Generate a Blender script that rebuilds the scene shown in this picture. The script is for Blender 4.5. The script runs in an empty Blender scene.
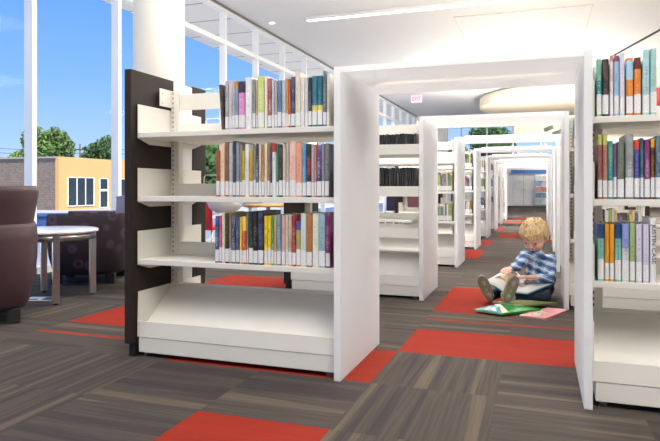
import bpy, bmesh, math, random
from mathutils import Vector, Matrix
R = random.Random(7)
S = bpy.context.scene
COL = S.collection
rad = math.radians
# ------------------------------------------------------------------ camera model (measured from the room's vanishing points)
F, CH, HX, HY, VX = 601.0, 0.85, 330.0, 187.0, 540.0
YAW = math.atan2(VX - HX, F)
sn, cs = math.sin(YAW), math.cos(YAW)
def onY(px, Y):                       # x of a measured spot on a plane y = Y
    u = (px - HX) / F
    return Y * (-sn + u * cs) / (cs + u * sn)
def pt(px, py, d):                    # place at a measured direction and distance
    l = (px - HX) / F * d
    return Vector((l * cs - d * sn, l * sn + d * cs, CH + (HY - py) / F * d))
def flo(px, py, z=0.0):
    d = (CH - z) * F / (py - HY)
    p = pt(px, py, d); p.z = z
    return p

# ------------------------------------------------------------------ materials
def new_mat(name):
    m = bpy.data.materials.new(name); m.use_nodes = True
    nt = m.node_tree; b = nt.nodes['Principled BSDF']
    return m, nt, b
def lin(c):
    return tuple(((v / 255) / 12.92 if v <= 10 else ((v / 255 + .055) / 1.055) ** 2.4) for v in c) + (1,)
def N(nt, t, **kw):
    n = nt.nodes.new(t)
    for k, v in kw.items():
        if k in ('operation', 'blend_type', 'data_type', 'noise_dimensions', 'interpolation', 'feature', 'wave_type', 'bands_direction'):
            setattr(n, k, v)
    return n
def plain(name, rgb, rough=.5, metal=0, bump=0, bscale=60, var=.06, spec=.5, vscale=9):
    """procedural paint / fabric: slight colour variation from noise, optional bump"""
    m, nt, b = new_mat(name)
    c = lin(rgb)
    tc = N(nt, 'ShaderNodeTexCoord')
    no = N(nt, 'ShaderNodeTexNoise'); no.inputs['Scale'].default_value = vscale; no.inputs['Detail'].default_value = 3
    nt.links.new(tc.outputs['Object'], no.inputs['Vector'])
    rp = N(nt, 'ShaderNodeValToRGB')
    rp.color_ramp.elements[0].color = tuple(x * (1 - var) for x in c[:3]) + (1,)
    rp.color_ramp.elements[1].color = tuple(min(1, x * (1 + var)) for x in c[:3]) + (1,)
    rp.color_ramp.elements[0].position = .3; rp.color_ramp.elements[1].position = .7
    nt.links.new(no.outputs['Fac'], rp.inputs['Fac']); nt.links.new(rp.outputs['Color'], b.inputs['Base Color'])
    b.inputs['Roughness'].default_value = rough; b.inputs['Metallic'].default_value = metal
    b.inputs['Specular IOR Level'].default_value = spec
    if bump:
        n2 = N(nt, 'ShaderNodeTexNoise'); n2.inputs['Scale'].default_value = bscale; n2.inputs['Detail'].default_value = 4
        nt.links.new(tc.outputs['Object'], n2.inputs['Vector'])
        bp = N(nt, 'ShaderNodeBump'); bp.inputs['Strength'].default_value = bump; bp.inputs['Distance'].default_value = .01
        nt.links.new(n2.outputs['Fac'], bp.inputs['Height']); nt.links.new(bp.outputs['Normal'], b.inputs['Normal'])
    return m
def emit(name, rgb, s):
    m, nt, b = new_mat(name)
    b.inputs['Base Color'].default_value = lin(rgb); b.inputs['Emission Color'].default_value = lin(rgb); b.inputs['Emission Strength'].default_value = s
    return m
def glassm(name, tint=(255, 255, 255), refl=.06):
    m = bpy.data.materials.new(name); m.use_nodes = True; nt = m.node_tree; nt.nodes.clear()
    o = N(nt, 'ShaderNodeOutputMaterial'); mx = N(nt, 'ShaderNodeMixShader'); t = N(nt, 'ShaderNodeBsdfTransparent'); g = N(nt, 'ShaderNodeBsdfGlossy')
    mx.inputs['Fac'].default_value = refl
    t.inputs['Color'].default_value = lin(tint); g.inputs['Roughness'].default_value = .02
    nt.links.new(t.outputs['BSDF'], mx.inputs[1]); nt.links.new(g.outputs['BSDF'], mx.inputs[2]); nt.links.new(mx.outputs['Shader'], o.inputs['Surface'])
    return m

# ------------------------------------------------------------------ mesh helpers
class MB:
    def __init__(s): s.bm = bmesh.new(); s.mi = 0
    def box(s, x0, x1, y0, y1, z0, z1, bev=0, mat=None):
        b2 = bmesh.new()
        bmesh.ops.create_cube(b2, size=1)
        for v in b2.verts:
            v.co = Vector((x0 + (v.co.x + .5) * (x1 - x0), y0 + (v.co.y + .5) * (y1 - y0), z0 + (v.co.z + .5) * (z1 - z0)))
        if bev: bmesh.ops.bevel(b2, geom=b2.edges[:], offset=bev, segments=2, affect='EDGES', profile=.6)
        return s.add(b2, mat)
    def add(s, b2, mat=None, mtx=None, smooth=None):
        if mtx is not None: bmesh.ops.transform(b2, matrix=mtx, verts=b2.verts[:])
        mm = {}
        for v in b2.verts: mm[v] = s.bm.verts.new(v.co)
        for f in b2.faces:
            try: nf = s.bm.faces.new([mm[v] for v in f.verts])
            except ValueError: continue
            nf.material_index = s.mi if mat is None else mat
            nf.smooth = f.smooth if smooth is None else smooth
        b2.free(); return s
    def poly(s, pts, h, axis=None, mat=None):           # prism: 3-D polygon + extrusion vector
        h = Vector(h); b2 = bmesh.new()
        a = [b2.verts.new(Vector(p)) for p in pts]; b = [b2.verts.new(Vector(p) + h) for p in pts]
        n = len(a)
        b2.faces.new(a[::-1]); b2.faces.new(b)
        for i in range(n): b2.faces.new((a[i], a[(i + 1) % n], b[(i + 1) % n], b[i]))
        bmesh.ops.recalc_face_normals(b2, faces=b2.faces[:])
        return s.add(b2, mat)
    def cyl(s, p0, p1, r0, r1=None, n=16, mat=None, smooth=True, caps=True):
        r1 = r0 if r1 is None else r1
        p0, p1 = Vector(p0), Vector(p1); d = p1 - p0; q = d.to_track_quat('Z', 'Y')
        b2 = bmesh.new(); A = []; B = []
        for i in range(n):
            a = 2 * math.pi * i / n; c = Vector((math.cos(a), math.sin(a), 0))
            A.append(b2.verts.new(p0 + q @ (c * r0))); B.append(b2.verts.new(p1 + q @ (c * r1)))
        for i in range(n):
            f = b2.faces.new((A[i], A[(i + 1) % n], B[(i + 1) % n], B[i])); f.smooth = smooth
        if caps: b2.faces.new(A[::-1]); b2.faces.new(B)
        return s.add(b2, mat)
    def ball(s, c, r, sc=(1, 1, 1), mtx=None, mat=None, seg=16, ring=10):
        b2 = bmesh.new(); bmesh.ops.create_uvsphere(b2, u_segments=seg, v_segments=ring, radius=1)
        for f in b2.faces: f.smooth = True
        M = Matrix.Translation(Vector(c)) @ (mtx.to_4x4() if mtx else Matrix.Identity(4)) @ Matrix.Diagonal((r * sc[0], r * sc[1], r * sc[2], 1))
        return s.add(b2, mat, M)
    def cap(s, p0, r0, p1, r1, n=14):                    # tapered capsule
        s.cyl(p0, p1, r0, r1, n); s.ball(p0, r0, seg=n); s.ball(p1, r1, seg=n); return s
    def lathe(s, prof, c=(0, 0, 0), n=32, mat=None, a0=0, a1=2 * math.pi):
        b2 = bmesh.new(); rings = []; full = abs(a1 - a0 - 2 * math.pi) < 1e-6
        k = n if full else n + 1
        for r, z in prof:
            rings.append([b2.verts.new(Vector(c) + Vector((r * math.cos(a0 + (a1 - a0) * i / n), r * math.sin(a0 + (a1 - a0) * i / n), z))) for i in range(k)])
        for a, b in zip(rings, rings[1:]):
            for i in range(n):
                j = (i + 1) % k
                f = b2.faces.new((a[i], a[j], b[j], b[i])); f.smooth = True
        bmesh.ops.remove_doubles(b2, verts=b2.verts[:], dist=1e-5)
        return s.add(b2, mat)
    def tube(s, pts, r, n=8, mat=None):
        for a, b in zip(pts, pts[1:]): s.cyl(a, b, r, r, n, mat)
        for p in pts[1:-1]: s.ball(p, r, seg=n, ring=6, mat=mat)
        return s
    def build(s, name, mats, parent=None, loc=(0, 0, 0), rotz=0, flat=False):
        me = bpy.data.meshes.new(name); s.bm.normal_update(); s.bm.to_mesh(me); s.bm.free()
        for m in (mats if isinstance(mats, (list, tuple)) else [mats]): me.materials.append(m)
        o = bpy.data.objects.new(name, me); COL.objects.link(o); o.location = loc; o.rotation_euler.z = rotz
        if parent: o.parent = parent
        return o
def tag(o, label=None, cat=None, group=None, kind=None):
    if label: o['label'] = label
    if cat: o['category'] = cat
    if group: o['group'] = group
    if kind: o['kind'] = kind
    return o
def empty(name, loc, rotz=0, label=None, cat=None, group=None):
    o = bpy.data.objects.new(name, None); COL.objects.link(o); o.location = loc; o.rotation_euler.z = rotz; o.empty_display_size = .1
    return tag(o, label, cat, group)
def copy_tree(o, parent=None):
    c = o.copy(); COL.objects.link(c)
    if parent: c.parent = parent
    for ch in list(o.children): copy_tree(ch, c)
    return c
def struct(o): o['kind'] = 'structure'; return o
ORD = ['', 'first', 'second', 'third', 'fourth', 'fifth', 'sixth', 'seventh', 'eighth', 'ninth', 'tenth', 'eleventh', 'twelfth', 'thirteenth', 'fourteenth', 'fifteenth', 'sixteenth', 'seventeenth', 'eighteenth', 'nineteenth', 'twentieth', 'twenty-first', 'twenty-second', 'twenty-third', 'twenty-fourth', 'twenty-fifth', 'twenty-sixth', 'twenty-seventh', 'twenty-eighth', 'twenty-ninth', 'thirtieth', 'thirty-first', 'thirty-second', 'thirty-third']

M = {}
M['wall'] = plain('wall_paint', (236, 234, 230), .7, var=.015)
M['cream'] = plain('cream_paint', (242, 230, 208), .7, var=.015)
M['ceil'] = plain('ceiling_paint', (232, 233, 236), .85, var=.01)
M['portal'] = plain('white_resin', (246, 246, 247), .6, var=.01, spec=.3)
M['paint'] = plain('white_enamel', (240, 240, 240), .4, var=.01)
_nt = M['portal'].node_tree; _t = N(_nt, 'ShaderNodeBsdfTranslucent'); _t.inputs['Color'].default_value = (.97, .97, .98, 1); _x = N(_nt, 'ShaderNodeMixShader'); _x.inputs['Fac'].default_value = .42
_nt.links.new(_nt.nodes['Principled BSDF'].outputs[0], _x.inputs[1]); _nt.links.new(_t.outputs[0], _x.inputs[2]); _nt.links.new(_x.outputs[0], _nt.nodes['Material Output'].inputs['Surface'])
M['steel'] = plain('white_steel', (226, 223, 216), .38, var=.012)
M['dark'] = plain('dark_laminate', (46, 39, 36), .65, spec=.2, var=.06, vscale=4)
M['black'] = plain('black_laminate', (26, 24, 24), .5)
M['frame'] = plain('window_frame_white', (248, 249, 250), .4, var=.01)
M['glass'] = glassm('window_glass', refl=.003)
M['insert'] = plain('white_acrylic', (246, 247, 250), .25, var=.01)
M['page'] = plain('page_paper', (240, 234, 220), .8, var=.05, vscale=200)
M['chrome'] = plain('brushed_metal', (205, 205, 203), .28, 1.0, var=.05, vscale=40)
M['tabletop'] = plain('table_laminate', (222, 223, 228), .3, var=.02)
M['plum'] = plain('plum_leather', (66, 44, 50), .6, bump=.15, bscale=220, var=.1)
M['rubber'] = plain('rubber_black', (25, 24, 24), .7)
M['grey'] = plain('grey_metal', (128, 128, 130), .4, .3)

def upright_mat():
    m, nt, b = new_mat('slotted_upright')
    tc = N(nt, 'ShaderNodeTexCoord'); sp = N(nt, 'ShaderNodeSeparateXYZ'); nt.links.new(tc.outputs['Object'], sp.inputs[0])
    z = N(nt, 'ShaderNodeMath', operation='MULTIPLY'); z.inputs[1].default_value = 1 / .026; nt.links.new(sp.outputs['Z'], z.inputs[0])
    fz = N(nt, 'ShaderNodeMath', operation='FRACT'); nt.links.new(z.outputs[0], fz.inputs[0])
    lz = N(nt, 'ShaderNodeMath', operation='LESS_THAN'); lz.inputs[1].default_value = .5; nt.links.new(fz.outputs[0], lz.inputs[0])
    ax = N(nt, 'ShaderNodeMath', operation='MULTIPLY'); ax.inputs[1].default_value = -1; nt.links.new(sp.outputs['X'], ax.inputs[0])
    xc = N(nt, 'ShaderNodeMath', operation='SUBTRACT'); xc.inputs[1].default_value = .012; nt.links.new(ax.outputs[0], xc.inputs[0])
    xa = N(nt, 'ShaderNodeMath', operation='ABSOLUTE'); nt.links.new(xc.outputs[0], xa.inputs[0])
    lx = N(nt, 'ShaderNodeMath', operation='LESS_THAN'); lx.inputs[1].default_value = .003; nt.links.new(xa.outputs[0], lx.inputs[0])
    mu = N(nt, 'ShaderNodeMath', operation='MULTIPLY'); nt.links.new(lz.outputs[0], mu.inputs[0]); nt.links.new(lx.outputs[0], mu.inputs[1])
    mx = N(nt, 'ShaderNodeMix', data_type='RGBA'); nt.links.new(mu.outputs[0], mx.inputs['Factor'])
    mx.inputs['A'].default_value = lin((220, 217, 210)); mx.inputs['B'].default_value = lin((96, 92, 88))
    nt.links.new(mx.outputs['Result'], b.inputs['Base Color']); b.inputs['Roughness'].default_value = .4
    return m
M['upright'] = upright_mat()

# ------------------------------------------------------------------ carpet
def carpet(name, along_x, red=False, band=False):
    m, nt, b = new_mat(name)
    tc = N(nt, 'ShaderNodeTexCoord'); sp = N(nt, 'ShaderNodeSeparateXYZ'); nt.links.new(tc.outputs['Object'], sp.inputs[0])
    lng, acr = ('X', 'Y') if along_x else ('Y', 'X')
    def mth(op, a, k=None):
        q = N(nt, 'ShaderNodeMath', operation=op); nt.links.new(a, q.inputs[0])
        if k is not None: q.inputs[1].default_value = k
        return q.outputs[0]
    mul = lambda a, k: mth('MULTIPLY', a, k)
    tx = mth('FLOOR', mul(mth('SUBTRACT', sp.outputs['X'], -.695), 1 / .53)); ty = mth('FLOOR', mul(mth('SUBTRACT', sp.outputs['Y'], 2.52), 1 / .53))
    ct = N(nt, 'ShaderNodeCombineXYZ'); nt.links.new(tx, ct.inputs[0]); nt.links.new(ty, ct.inputs[1])
    wn = N(nt, 'ShaderNodeTexWhiteNoise'); nt.links.new(ct.outputs[0], wn.inputs['Vector'])
    cb = N(nt, 'ShaderNodeCombineXYZ'); nt.links.new(mul(sp.outputs[lng], .45), cb.inputs[0]); nt.links.new(mul(sp.outputs[acr], 13 if along_x else 24), cb.inputs[1])
    nt.links.new(mul(wn.outputs['Value'], 37.0), cb.inputs[2])
    n1 = N(nt, 'ShaderNodeTexNoise'); n1.inputs['Scale'].default_value = 1; n1.inputs['Detail'].default_value = 0.3; nt.links.new(cb.outputs[0], n1.inputs['Vector'])
    rp = N(nt, 'ShaderNodeValToRGB'); e = rp.color_ramp.elements
    stops = [(.0, (60, 54, 56)), (.37, (64, 58, 58)), (.40, (71, 65, 61)), (.625, (74, 67, 62)), (.64, (88, 80, 71)), (.78, (91, 82, 71))]
    if red: stops = [(0, (130, 38, 26)), (1, (140, 45, 31))]
    e[0].position = stops[0][0]; e[0].color = lin(stops[0][1]); e[1].position = stops[1][0]; e[1].color = lin(stops[1][1])
    for p, c in stops[2:]:
        q = e.new(p); q.color = lin(c)
    nt.links.new(n1.outputs['Fac'], rp.inputs['Fac'])
    base_col = rp.outputs['Color']
    if band:
        fy = mth('FRACT', mul(mth('SUBTRACT', sp.outputs['Y'], 2.52), 1 / .53)); g = mth('MULTIPLY', mth('GREATER_THAN', fy, .5)); lt_ = mth('LESS_THAN', fy, .575)
        nt.links.new(lt_, g.node.inputs[1]); bx_ = N(nt, 'ShaderNodeMix', data_type='RGBA'); nt.links.new(g, bx_.inputs['Factor']); nt.links.new(base_col, bx_.inputs['A']); bx_.inputs['B'].default_value = lin((132, 50, 34)); base_col = bx_.outputs['Result']
    # fine pinstripes of the loop rows and yarn speckle
    cb2 = N(nt, 'ShaderNodeCombineXYZ'); nt.links.new(mul(sp.outputs[lng], 3), cb2.inputs[0]); nt.links.new(mul(sp.outputs[acr], 85), cb2.inputs[1])
    n2 = N(nt, 'ShaderNodeTexNoise'); n2.inputs['Scale'].default_value = 1; n2.inputs['Detail'].default_value = 0; nt.links.new(cb2.outputs[0], n2.inputs['Vector'])
    n3 = N(nt, 'ShaderNodeTexNoise'); n3.inputs['Scale'].default_value = 260; n3.inputs['Detail'].default_value = 2; nt.links.new(tc.outputs['Object'], n3.inputs['Vector'])
    mr = N(nt, 'ShaderNodeMapRange'); mr.inputs[1].default_value = .35; mr.inputs[2].default_value = .65
    mr.inputs[3].default_value = .9 if not red else .97; mr.inputs[4].default_value = 1.1 if not red else 1.04; nt.links.new(n2.outputs['Fac'], mr.inputs[0])
    mr2 = N(nt, 'ShaderNodeMapRange'); mr2.inputs[3].default_value = .7; mr2.inputs[4].default_value = 1.3; nt.links.new(n3.outputs['Fac'], mr2.inputs[0])
    k = N(nt, 'ShaderNodeMath', operation='MULTIPLY'); nt.links.new(mr.outputs[0], k.inputs[0]); nt.links.new(mr2.outputs[0], k.inputs[1])
    vm = N(nt, 'ShaderNodeVectorMath', operation='SCALE'); nt.links.new(base_col, vm.inputs[0]); nt.links.new(k.outputs[0], vm.inputs['Scale'])
    nt.links.new(vm.outputs[0], b.inputs['Base Color']); b.inputs['Roughness'].default_value = .95; b.inputs['Specular IOR Level'].default_value = .15
    bp = N(nt, 'ShaderNodeBump'); bp.inputs['Strength'].default_value = .25; bp.inputs['Distance'].default_value = .004
    nt.links.new(n3.outputs['Fac'], bp.inputs['Height']); nt.links.new(bp.outputs['Normal'], b.inputs['Normal'])
    return m
TX0, TY0, T = -.695, 2.52, .53
reds = {(-1, -2), (-1, 0), (-2, 0), (0, 1), (1, 1), (0, 3), (0, 4), (-4, 1), (-4, 4), (-3, 4), (-1, 9), (-1, 10), (0, 15), (0, 16), (1, 14), (-1, 12), (-1, 13), (0, 23), (-1, 24), (0, 27), (1, 27), (-1, 18), (-1, 19),
        (3, 5), (5, 2), (4, 10), (-6, -3)}
alongy = {(0, 0), (0, -1), (-3, -1), (0, -2), (1, -3)}
bm = bmesh.new(); vv = {}
def gv(i, j):
    if (i, j) not in vv: vv[(i, j)] = bm.verts.new((TX0 + i * T, TY0 + j * T, 0))
    return vv[(i, j)]
rr = random.Random(3)
for i in range(-8, 17):
    for j in range(-13, 50):
        f = bm.faces.new((gv(i, j), gv(i + 1, j), gv(i + 1, j + 1), gv(i, j + 1)))
        q = rr.random()
        f.material_index = 3 if (i, j) in {(0, 2), (1, 2), (-4, 0), (-3, 0), (0, 8), (1, 7), (0, 13), (1, 19)} else 2 if (i, j) in reds else (1 if (i, j) in alongy or (q < .17 and not (-3 < i < 3 and -4 < j < 6)) else 0)
me = bpy.data.meshes.new('floor'); bm.to_mesh(me); bm.free()
for m in (carpet('carpet_stripes_across', True), carpet('carpet_stripes_along', False), carpet('carpet_red', True, True), carpet('carpet_orange_band', True, False, True)): me.materials.append(m)
floor = bpy.data.objects.new('floor', me); COL.objects.link(floor); struct(floor)
WX, CZ, YB, YF, XR = -4.65, 3.64, -4.2, 28.3, 8.2
# ------------------------------------------------------------------ shell
b = MB(); b.box(WX - .1, XR, YB, YF + .3, CZ, CZ + .25); struct(b.build('ceiling', M['ceil']))
b = MB(); b.box(XR, XR + .2, YB, YF + .3, 0, CZ); struct(b.build('wall_right', M['wall']))
b = MB(); b.box(WX - .1, XR + .2, YB - .2, YB, 0, CZ); struct(b.build('wall_back', M['wall']))
b = MB(); b.box(WX, -3.4, 23.5, 23.8, 0, CZ); struct(b.build('wall_alcove', M['wall']))
# far wall: solid below, glazed strip above on the left, cream bulkhead on the right
b = MB(); b.box(WX, XR, YF, YF + .2, 0, 2.2); struct(b.build('wall_far', M['wall']))
b = MB(); b.box(-1.08, XR, YF - .8, YF + .2, 2.86, CZ); struct(b.build('wall_bulkhead', M['cream']))
b = MB(); b.box(1.2, XR, YF, YF + .2, 2.2, 2.86); struct(b.build('wall_far_upper', M['wall']))
b = MB(); b.box(WX, 1.2, YF + .04, YF + .12, 2.2, 2.26); b.box(WX, -1.08, YF + .04, YF + .12, CZ - .06, CZ)
for x in (-4.6, -3.45, -2.3, -1.15): b.box(x - .03, x + .03, YF + .04, YF + .12, 2.2, CZ)
for x in (.05, 1.18): b.box(x - .03, x + .03, YF + .04, YF + .12, 2.2, 2.86)
wf = struct(b.build('window_2', M['frame']))
b = MB(); b.box(WX, -1.08, YF + .075, YF + .085, 2.2, CZ); b.box(-1.08, 1.2, YF + .075, YF + .085, 2.2, 2.86); b.build('window_pane', M['glass'], wf)
# left window wall
mull = [.79 - 1.25 * 3, .79 - 2.5, .79 - 1.25, .79, 2.04, 3.29, 4.54, 5.79, 7.04, 8.29, 9.42, 10.56, 11.7, 12.85, 14.0, 15.15, 16.3, 17.45, 18.6, 19.75, 20.9, 22.05, 23.2, 24.4, 25.6, 26.8, 28.0]
b = MB()
for y in mull: b.box(WX - .06, WX + .04, y - .028, y + .028, 0, CZ)
b.box(WX - .06, WX + .04, YB, YF, 0, .07); b.box(WX - .06, WX + .045, YB, YF, 3.06, 3.13); b.box(WX - .06, WX + .05, YB, YF, CZ - .07, CZ)
w1 = struct(b.build('window_1', M['frame']))
b = MB(); b.box(WX - .015, WX - .007, YB, YF, .05, CZ - .05); b.build('window_pane', M['glass'], w1)
b = MB(); b.box(WX + .05, WX + .075, YB, YF, CZ - .03, CZ); struct(b.build('trim_1', M['grey']))
# column beside the windows
b = MB(); cc = pt(159, 187, 5.15)
b.cyl((cc.x, cc.y, 0), (cc.x, cc.y, CZ), .213, n=48); struct(b.build('column', plain('column_paint', (222, 218, 211), .7, var=.01)))
# exterior soffit
def soffit_mat():
    m, nt, bb = new_mat('soffit_boards')
    tc = N(nt, 'ShaderNodeTexCoord'); sp = N(nt, 'ShaderNodeSeparateXYZ'); nt.links.new(tc.outputs['Object'], sp.inputs[0])
    q = N(nt, 'ShaderNodeMath', operation='MULTIPLY'); q.inputs[1].default_value = 1.1; nt.links.new(sp.outputs['Y'], q.inputs[0])
    fr = N(nt, 'ShaderNodeMath', operation='FRACT'); nt.links.new(q.outputs[0], fr.inputs[0])
    lt = N(nt, 'ShaderNodeMath', operation='LESS_THAN'); lt.inputs[1].default_value = .04; nt.links.new(fr.outputs[0], lt.inputs[0])
    mx = N(nt, 'ShaderNodeMix', data_type='RGBA'); nt.links.new(lt.outputs[0], mx.inputs['Factor'])
    mx.inputs['A'].default_value = lin((242, 240, 234)); mx.inputs['B'].default_value = lin((150, 145, 138))
    nt.links.new(mx.outputs['Result'], bb.inputs['Base Color']); bb.inputs['Roughness'].default_value = .6
    return m
b = MB(); b.box(-6.35, WX - .08, 5.7, YF + 3, 3.72, 3.9); struct(b.build('trim_2', soffit_mat()))

# ------------------------------------------------------------------ outdoors
M['pave'] = plain('concrete_walk', (226, 222, 214), .85, bump=.2, bscale=30)
M['asph'] = plain('asphalt', (170, 168, 162), .9, bump=.2, bscale=60)
b = MB(); b.box(-9.5, WX - .1, -8, 45, -.25, -.04); struct(b.build('ground_walk', M['pave']))
b = MB(); b.box(-110, -9.5, -60, 120, -.9, -.7); b.box(-9.5, 30, YF + .5, 120, -.9, -.7); struct(b.build('ground_street', M['asph']))
def brick_mat():
    m, nt, bb = new_mat('grey_brown_brick')
    tc = N(nt, 'ShaderNodeTexCoord'); mp = N(nt, 'ShaderNodeMapping'); mp.inputs['Rotation'].default_value = (rad(90), 0, 0)
    nt.links.new(tc.outputs['Object'], mp.inputs[0]); br = N(nt, 'ShaderNodeTexBrick'); nt.links.new(mp.outputs[0], br.inputs['Vector'])
    br.inputs['Scale'].default_value = 2.2; br.inputs['Color1'].default_value = lin((138, 120, 108)); br.inputs['Color2'].default_value = lin((112, 100, 94)); br.inputs['Mortar'].default_value = lin((165, 152, 138))
    br.inputs['Mortar Size'].default_value = .012
    nt.links.new(br.outputs['Color'], bb.inputs['Base Color']); bb.inputs['Roughness'].default_value = .9
    return m
M['stucco'] = plain('yellow_stucco', (216, 170, 112), .9, bump=.2, bscale=20, var=.06)
M['dglass'] = plain('dark_window_glass', (38, 50, 58), .08, var=.2, vscale=1.5)
bx, by, bt, bz = -30.2, 31.8, 2.8, -.72
bd = empty('shop_building', (bx - 6, by + 9, bz), label='low flat-roofed building with grey brick side and sunlit yellow front across the street', cat='building')
def inb(m): # world coordinates into the building's frame
    bmesh.ops.translate(m.bm, verts=m.bm.verts[:], vec=(-(bx - 6), -(by + 9), -bz)); return m
b = MB(); b.box(bx - 9, bx - .25, by, by + 22, bz, bt - .02); inb(b).build('brick_wall', brick_mat(), bd)
b = MB(); b.box(bx - .3, bx, by - .03, by + 22, bz, bt + .08); inb(b).build('stucco_front', M['stucco'], bd)
b = MB(); b.box(bx - 9.1, bx - .2, by - .1, by + 22, bt - .02, bt + .08); inb(b).build('roof_edge', plain('roof_flashing', (170, 166, 160), .6), bd)
def onX(px, py, X):
    u = (px - HX) / F; k = X / (-sn + u * cs); return k * (cs + u * sn), CH + (HY - py) / F * k
for (p0, p1, top, nm, nd) in ((67.5, 93.5, 177.5, 'window', 3), (99.5, 107.5, 178, 'door', 1), (118, 140, 178, 'window', 2)):
    ya, _ = onX(p0, 180, bx); yb2, _ = onX(p1, 180, bx); z1 = CH + (HY - top) / F * 43; z0 = bz + (.25 if nm == 'window' else .05)
    b = MB()
    b.box(bx, bx + .06, ya, yb2, z0, z0 + .05); b.box(bx, bx + .06, ya, yb2, z1 - .05, z1)
    for k in range(nd + 1):
        y = ya + (yb2 - ya) * k / nd; b.box(bx, bx + .06, y - .03, y + .03, z0, z1)
    if nm == 'door': b.box(bx, bx + .06, ya, yb2, z1 - .95, z1 - .8)
    fo = inb(b).build(nm, M['frame'], bd)
    b = MB(); b.box(bx + .005, bx + .02, ya, yb2, z0, z1); inb(b).build('pane', M['dglass'], fo)
# trees
def leaf_mat(name, c):
    m = plain(name, c, .7, var=.45, vscale=1.2); return m
LM = [leaf_mat('leaf_green', (88, 116, 52)), leaf_mat('leaf_dark_green', (62, 92, 44)), leaf_mat('leaf_light_green', (110, 138, 62))]
M['bark'] = plain('bark', (84, 70, 58), .9, bump=.5, bscale=12, var=.2)
def tree(name, loc, h, rw, crown0, n, leaf, label, mat, seed, cat='tree'):
    r = random.Random(seed)
    root = empty(name, loc, label=label, cat=cat)
    t = MB(); t.cyl((0, 0, 0), (0, 0, h * .55), .05 * h * .5, .02 * h, 10)
    cl = []
    for k in range(16):
        a = r.uniform(0, 6.28); q = math.sqrt(r.random()) * rw * .72; z = r.uniform(crown0, h - .12 * h)
        zz = (z - crown0) / (h - crown0); q *= (1 - .55 * zz)
        c = Vector((q * math.cos(a), q * math.sin(a), z)); cl.append((c, rw * r.uniform(.28, .45)))
        t.cyl((0, 0, h * .35), c, .012 * h, .003 * h, 6)
    t.build('trunk', M['bark'], root)
    bm = bmesh.new()
    for k in range(n):
        c, rr_ = r.choice(cl)
        d = Vector((r.gauss(0, 1), r.gauss(0, 1), r.gauss(0, 1))).normalized() * rr_ * (r.random() ** .4)
        p = c + d * 1.0; p.z = max(p.z, crown0 * .8)
        u = Vector((r.gauss(0, 1), r.gauss(0, 1), r.gauss(0, 1))).normalized(); v = u.orthogonal().normalized(); s = leaf * r.uniform(.6, 1.2)
        bm.faces.new([bm.verts.new(p + q) for q in (u * s, v * s * .5, -u * s, -v * s * .5)])
    me = bpy.data.meshes.new('foliage'); bm.to_mesh(me); bm.free(); me.materials.append(mat)
    o = bpy.data.objects.new('foliage', me); COL.objects.link(o); o.parent = root
    return root
def gpos(px, d, z=-.7):
    p = pt(px, HY, d); p.z = z; return p
tree('tree', gpos(46, 58), 7.3, 3.5, 2.0, 7500, .2, 'broad green tree rising behind the roof of the brick building', LM[0], 1)
tree('tree', gpos(22, 62), 6.0, 2.2, 2.2, 2600, .2, 'smaller tree leftmost behind the brick building', LM[2], 2)
tree('tree', gpos(106, 66), 7.2, 2.9, 2.4, 4200, .2, 'dark green tree behind the yellow shop front', LM[1], 3)
tree('tree', gpos(214, 40), 5.0, 1.8, 1.0, 3000, .18, 'rounded green tree seen over the top shelf past the dark end panel', LM[0], 4)
tree('tree', gpos(200, 34), 3.4, 2.2, .5, 3000, .16, 'low dark tree outside behind the middle shelf of the near-left bookcase', LM[1], 5)
tree('tree', gpos(490, 46), 6.6, 2.4, 3.2, 6000, .17, 'dark green tree outside the high far window above the portals', LM[1], 6)
tree('tree', gpos(458, 52), 5.4, 1.6, 2.6, 3000, .17, 'lighter tree left of the dark one outside the far window', LM[0], 8)
# utility pole with wires
p = gpos(80, 76); b = MB(); b.cyl((0, 0, 0), (0, 0, 7.0), .12, .08, 8); b.box(-.7, .7, -.05, .05, 6.2, 6.35)
up = empty('utility_pole', p, .5, 'thin wooden utility pole standing behind the yellow building', 'pole')
b.build('pole_shaft', M['bark'], up)
b = MB()
for z in (6.35, 5.8): b.tube([(-14, 2, z + .3), (-7, 1, z - .1), (0, 0, z), (7, -1, z - .1), (16, -2, z + .3)], .025, 5)
b.build('wires', M['rubber'], up)
b = MB(); b.poly([(-2.5, 0, 0), (2.5, 0, 0), (2.5, 0, 3.4), (0, 0, 5), (-2.5, 0, 3.4)], (0, 6, 0)); b.poly([(-2.9, -.3, 3.2), (0, -.3, 5.05), (2.9, -.3, 3.2), (2.9, -.3, 3.4), (0, -.3, 5.25), (-2.9, -.3, 3.4)], (0, 6.6, 0), mat=1)
tag(b.build('house', [plain('pale_siding', (205, 205, 200), .8), plain('grey_shingle', (120, 118, 120), .9)], loc=gpos(-8, 70), rotz=.6), 'pale gabled house at the far left beyond the brick building', 'house')
b = MB(); c0 = gpos(50, 12.5, -.7); b.box(-.55, .55, -.25, .25, 0, .08); b.box(-.55, .55, -.2, .2, .08, .94, .03); b.box(-.58, .58, -.25, .25, .94, 1.0, .02)
tag(b.build('street_cabinet', plain('blue_paint', (40, 74, 130), .5), loc=c0, rotz=.5), 'low blue metal box outside the window behind the lounge chairs', 'box')

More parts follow.
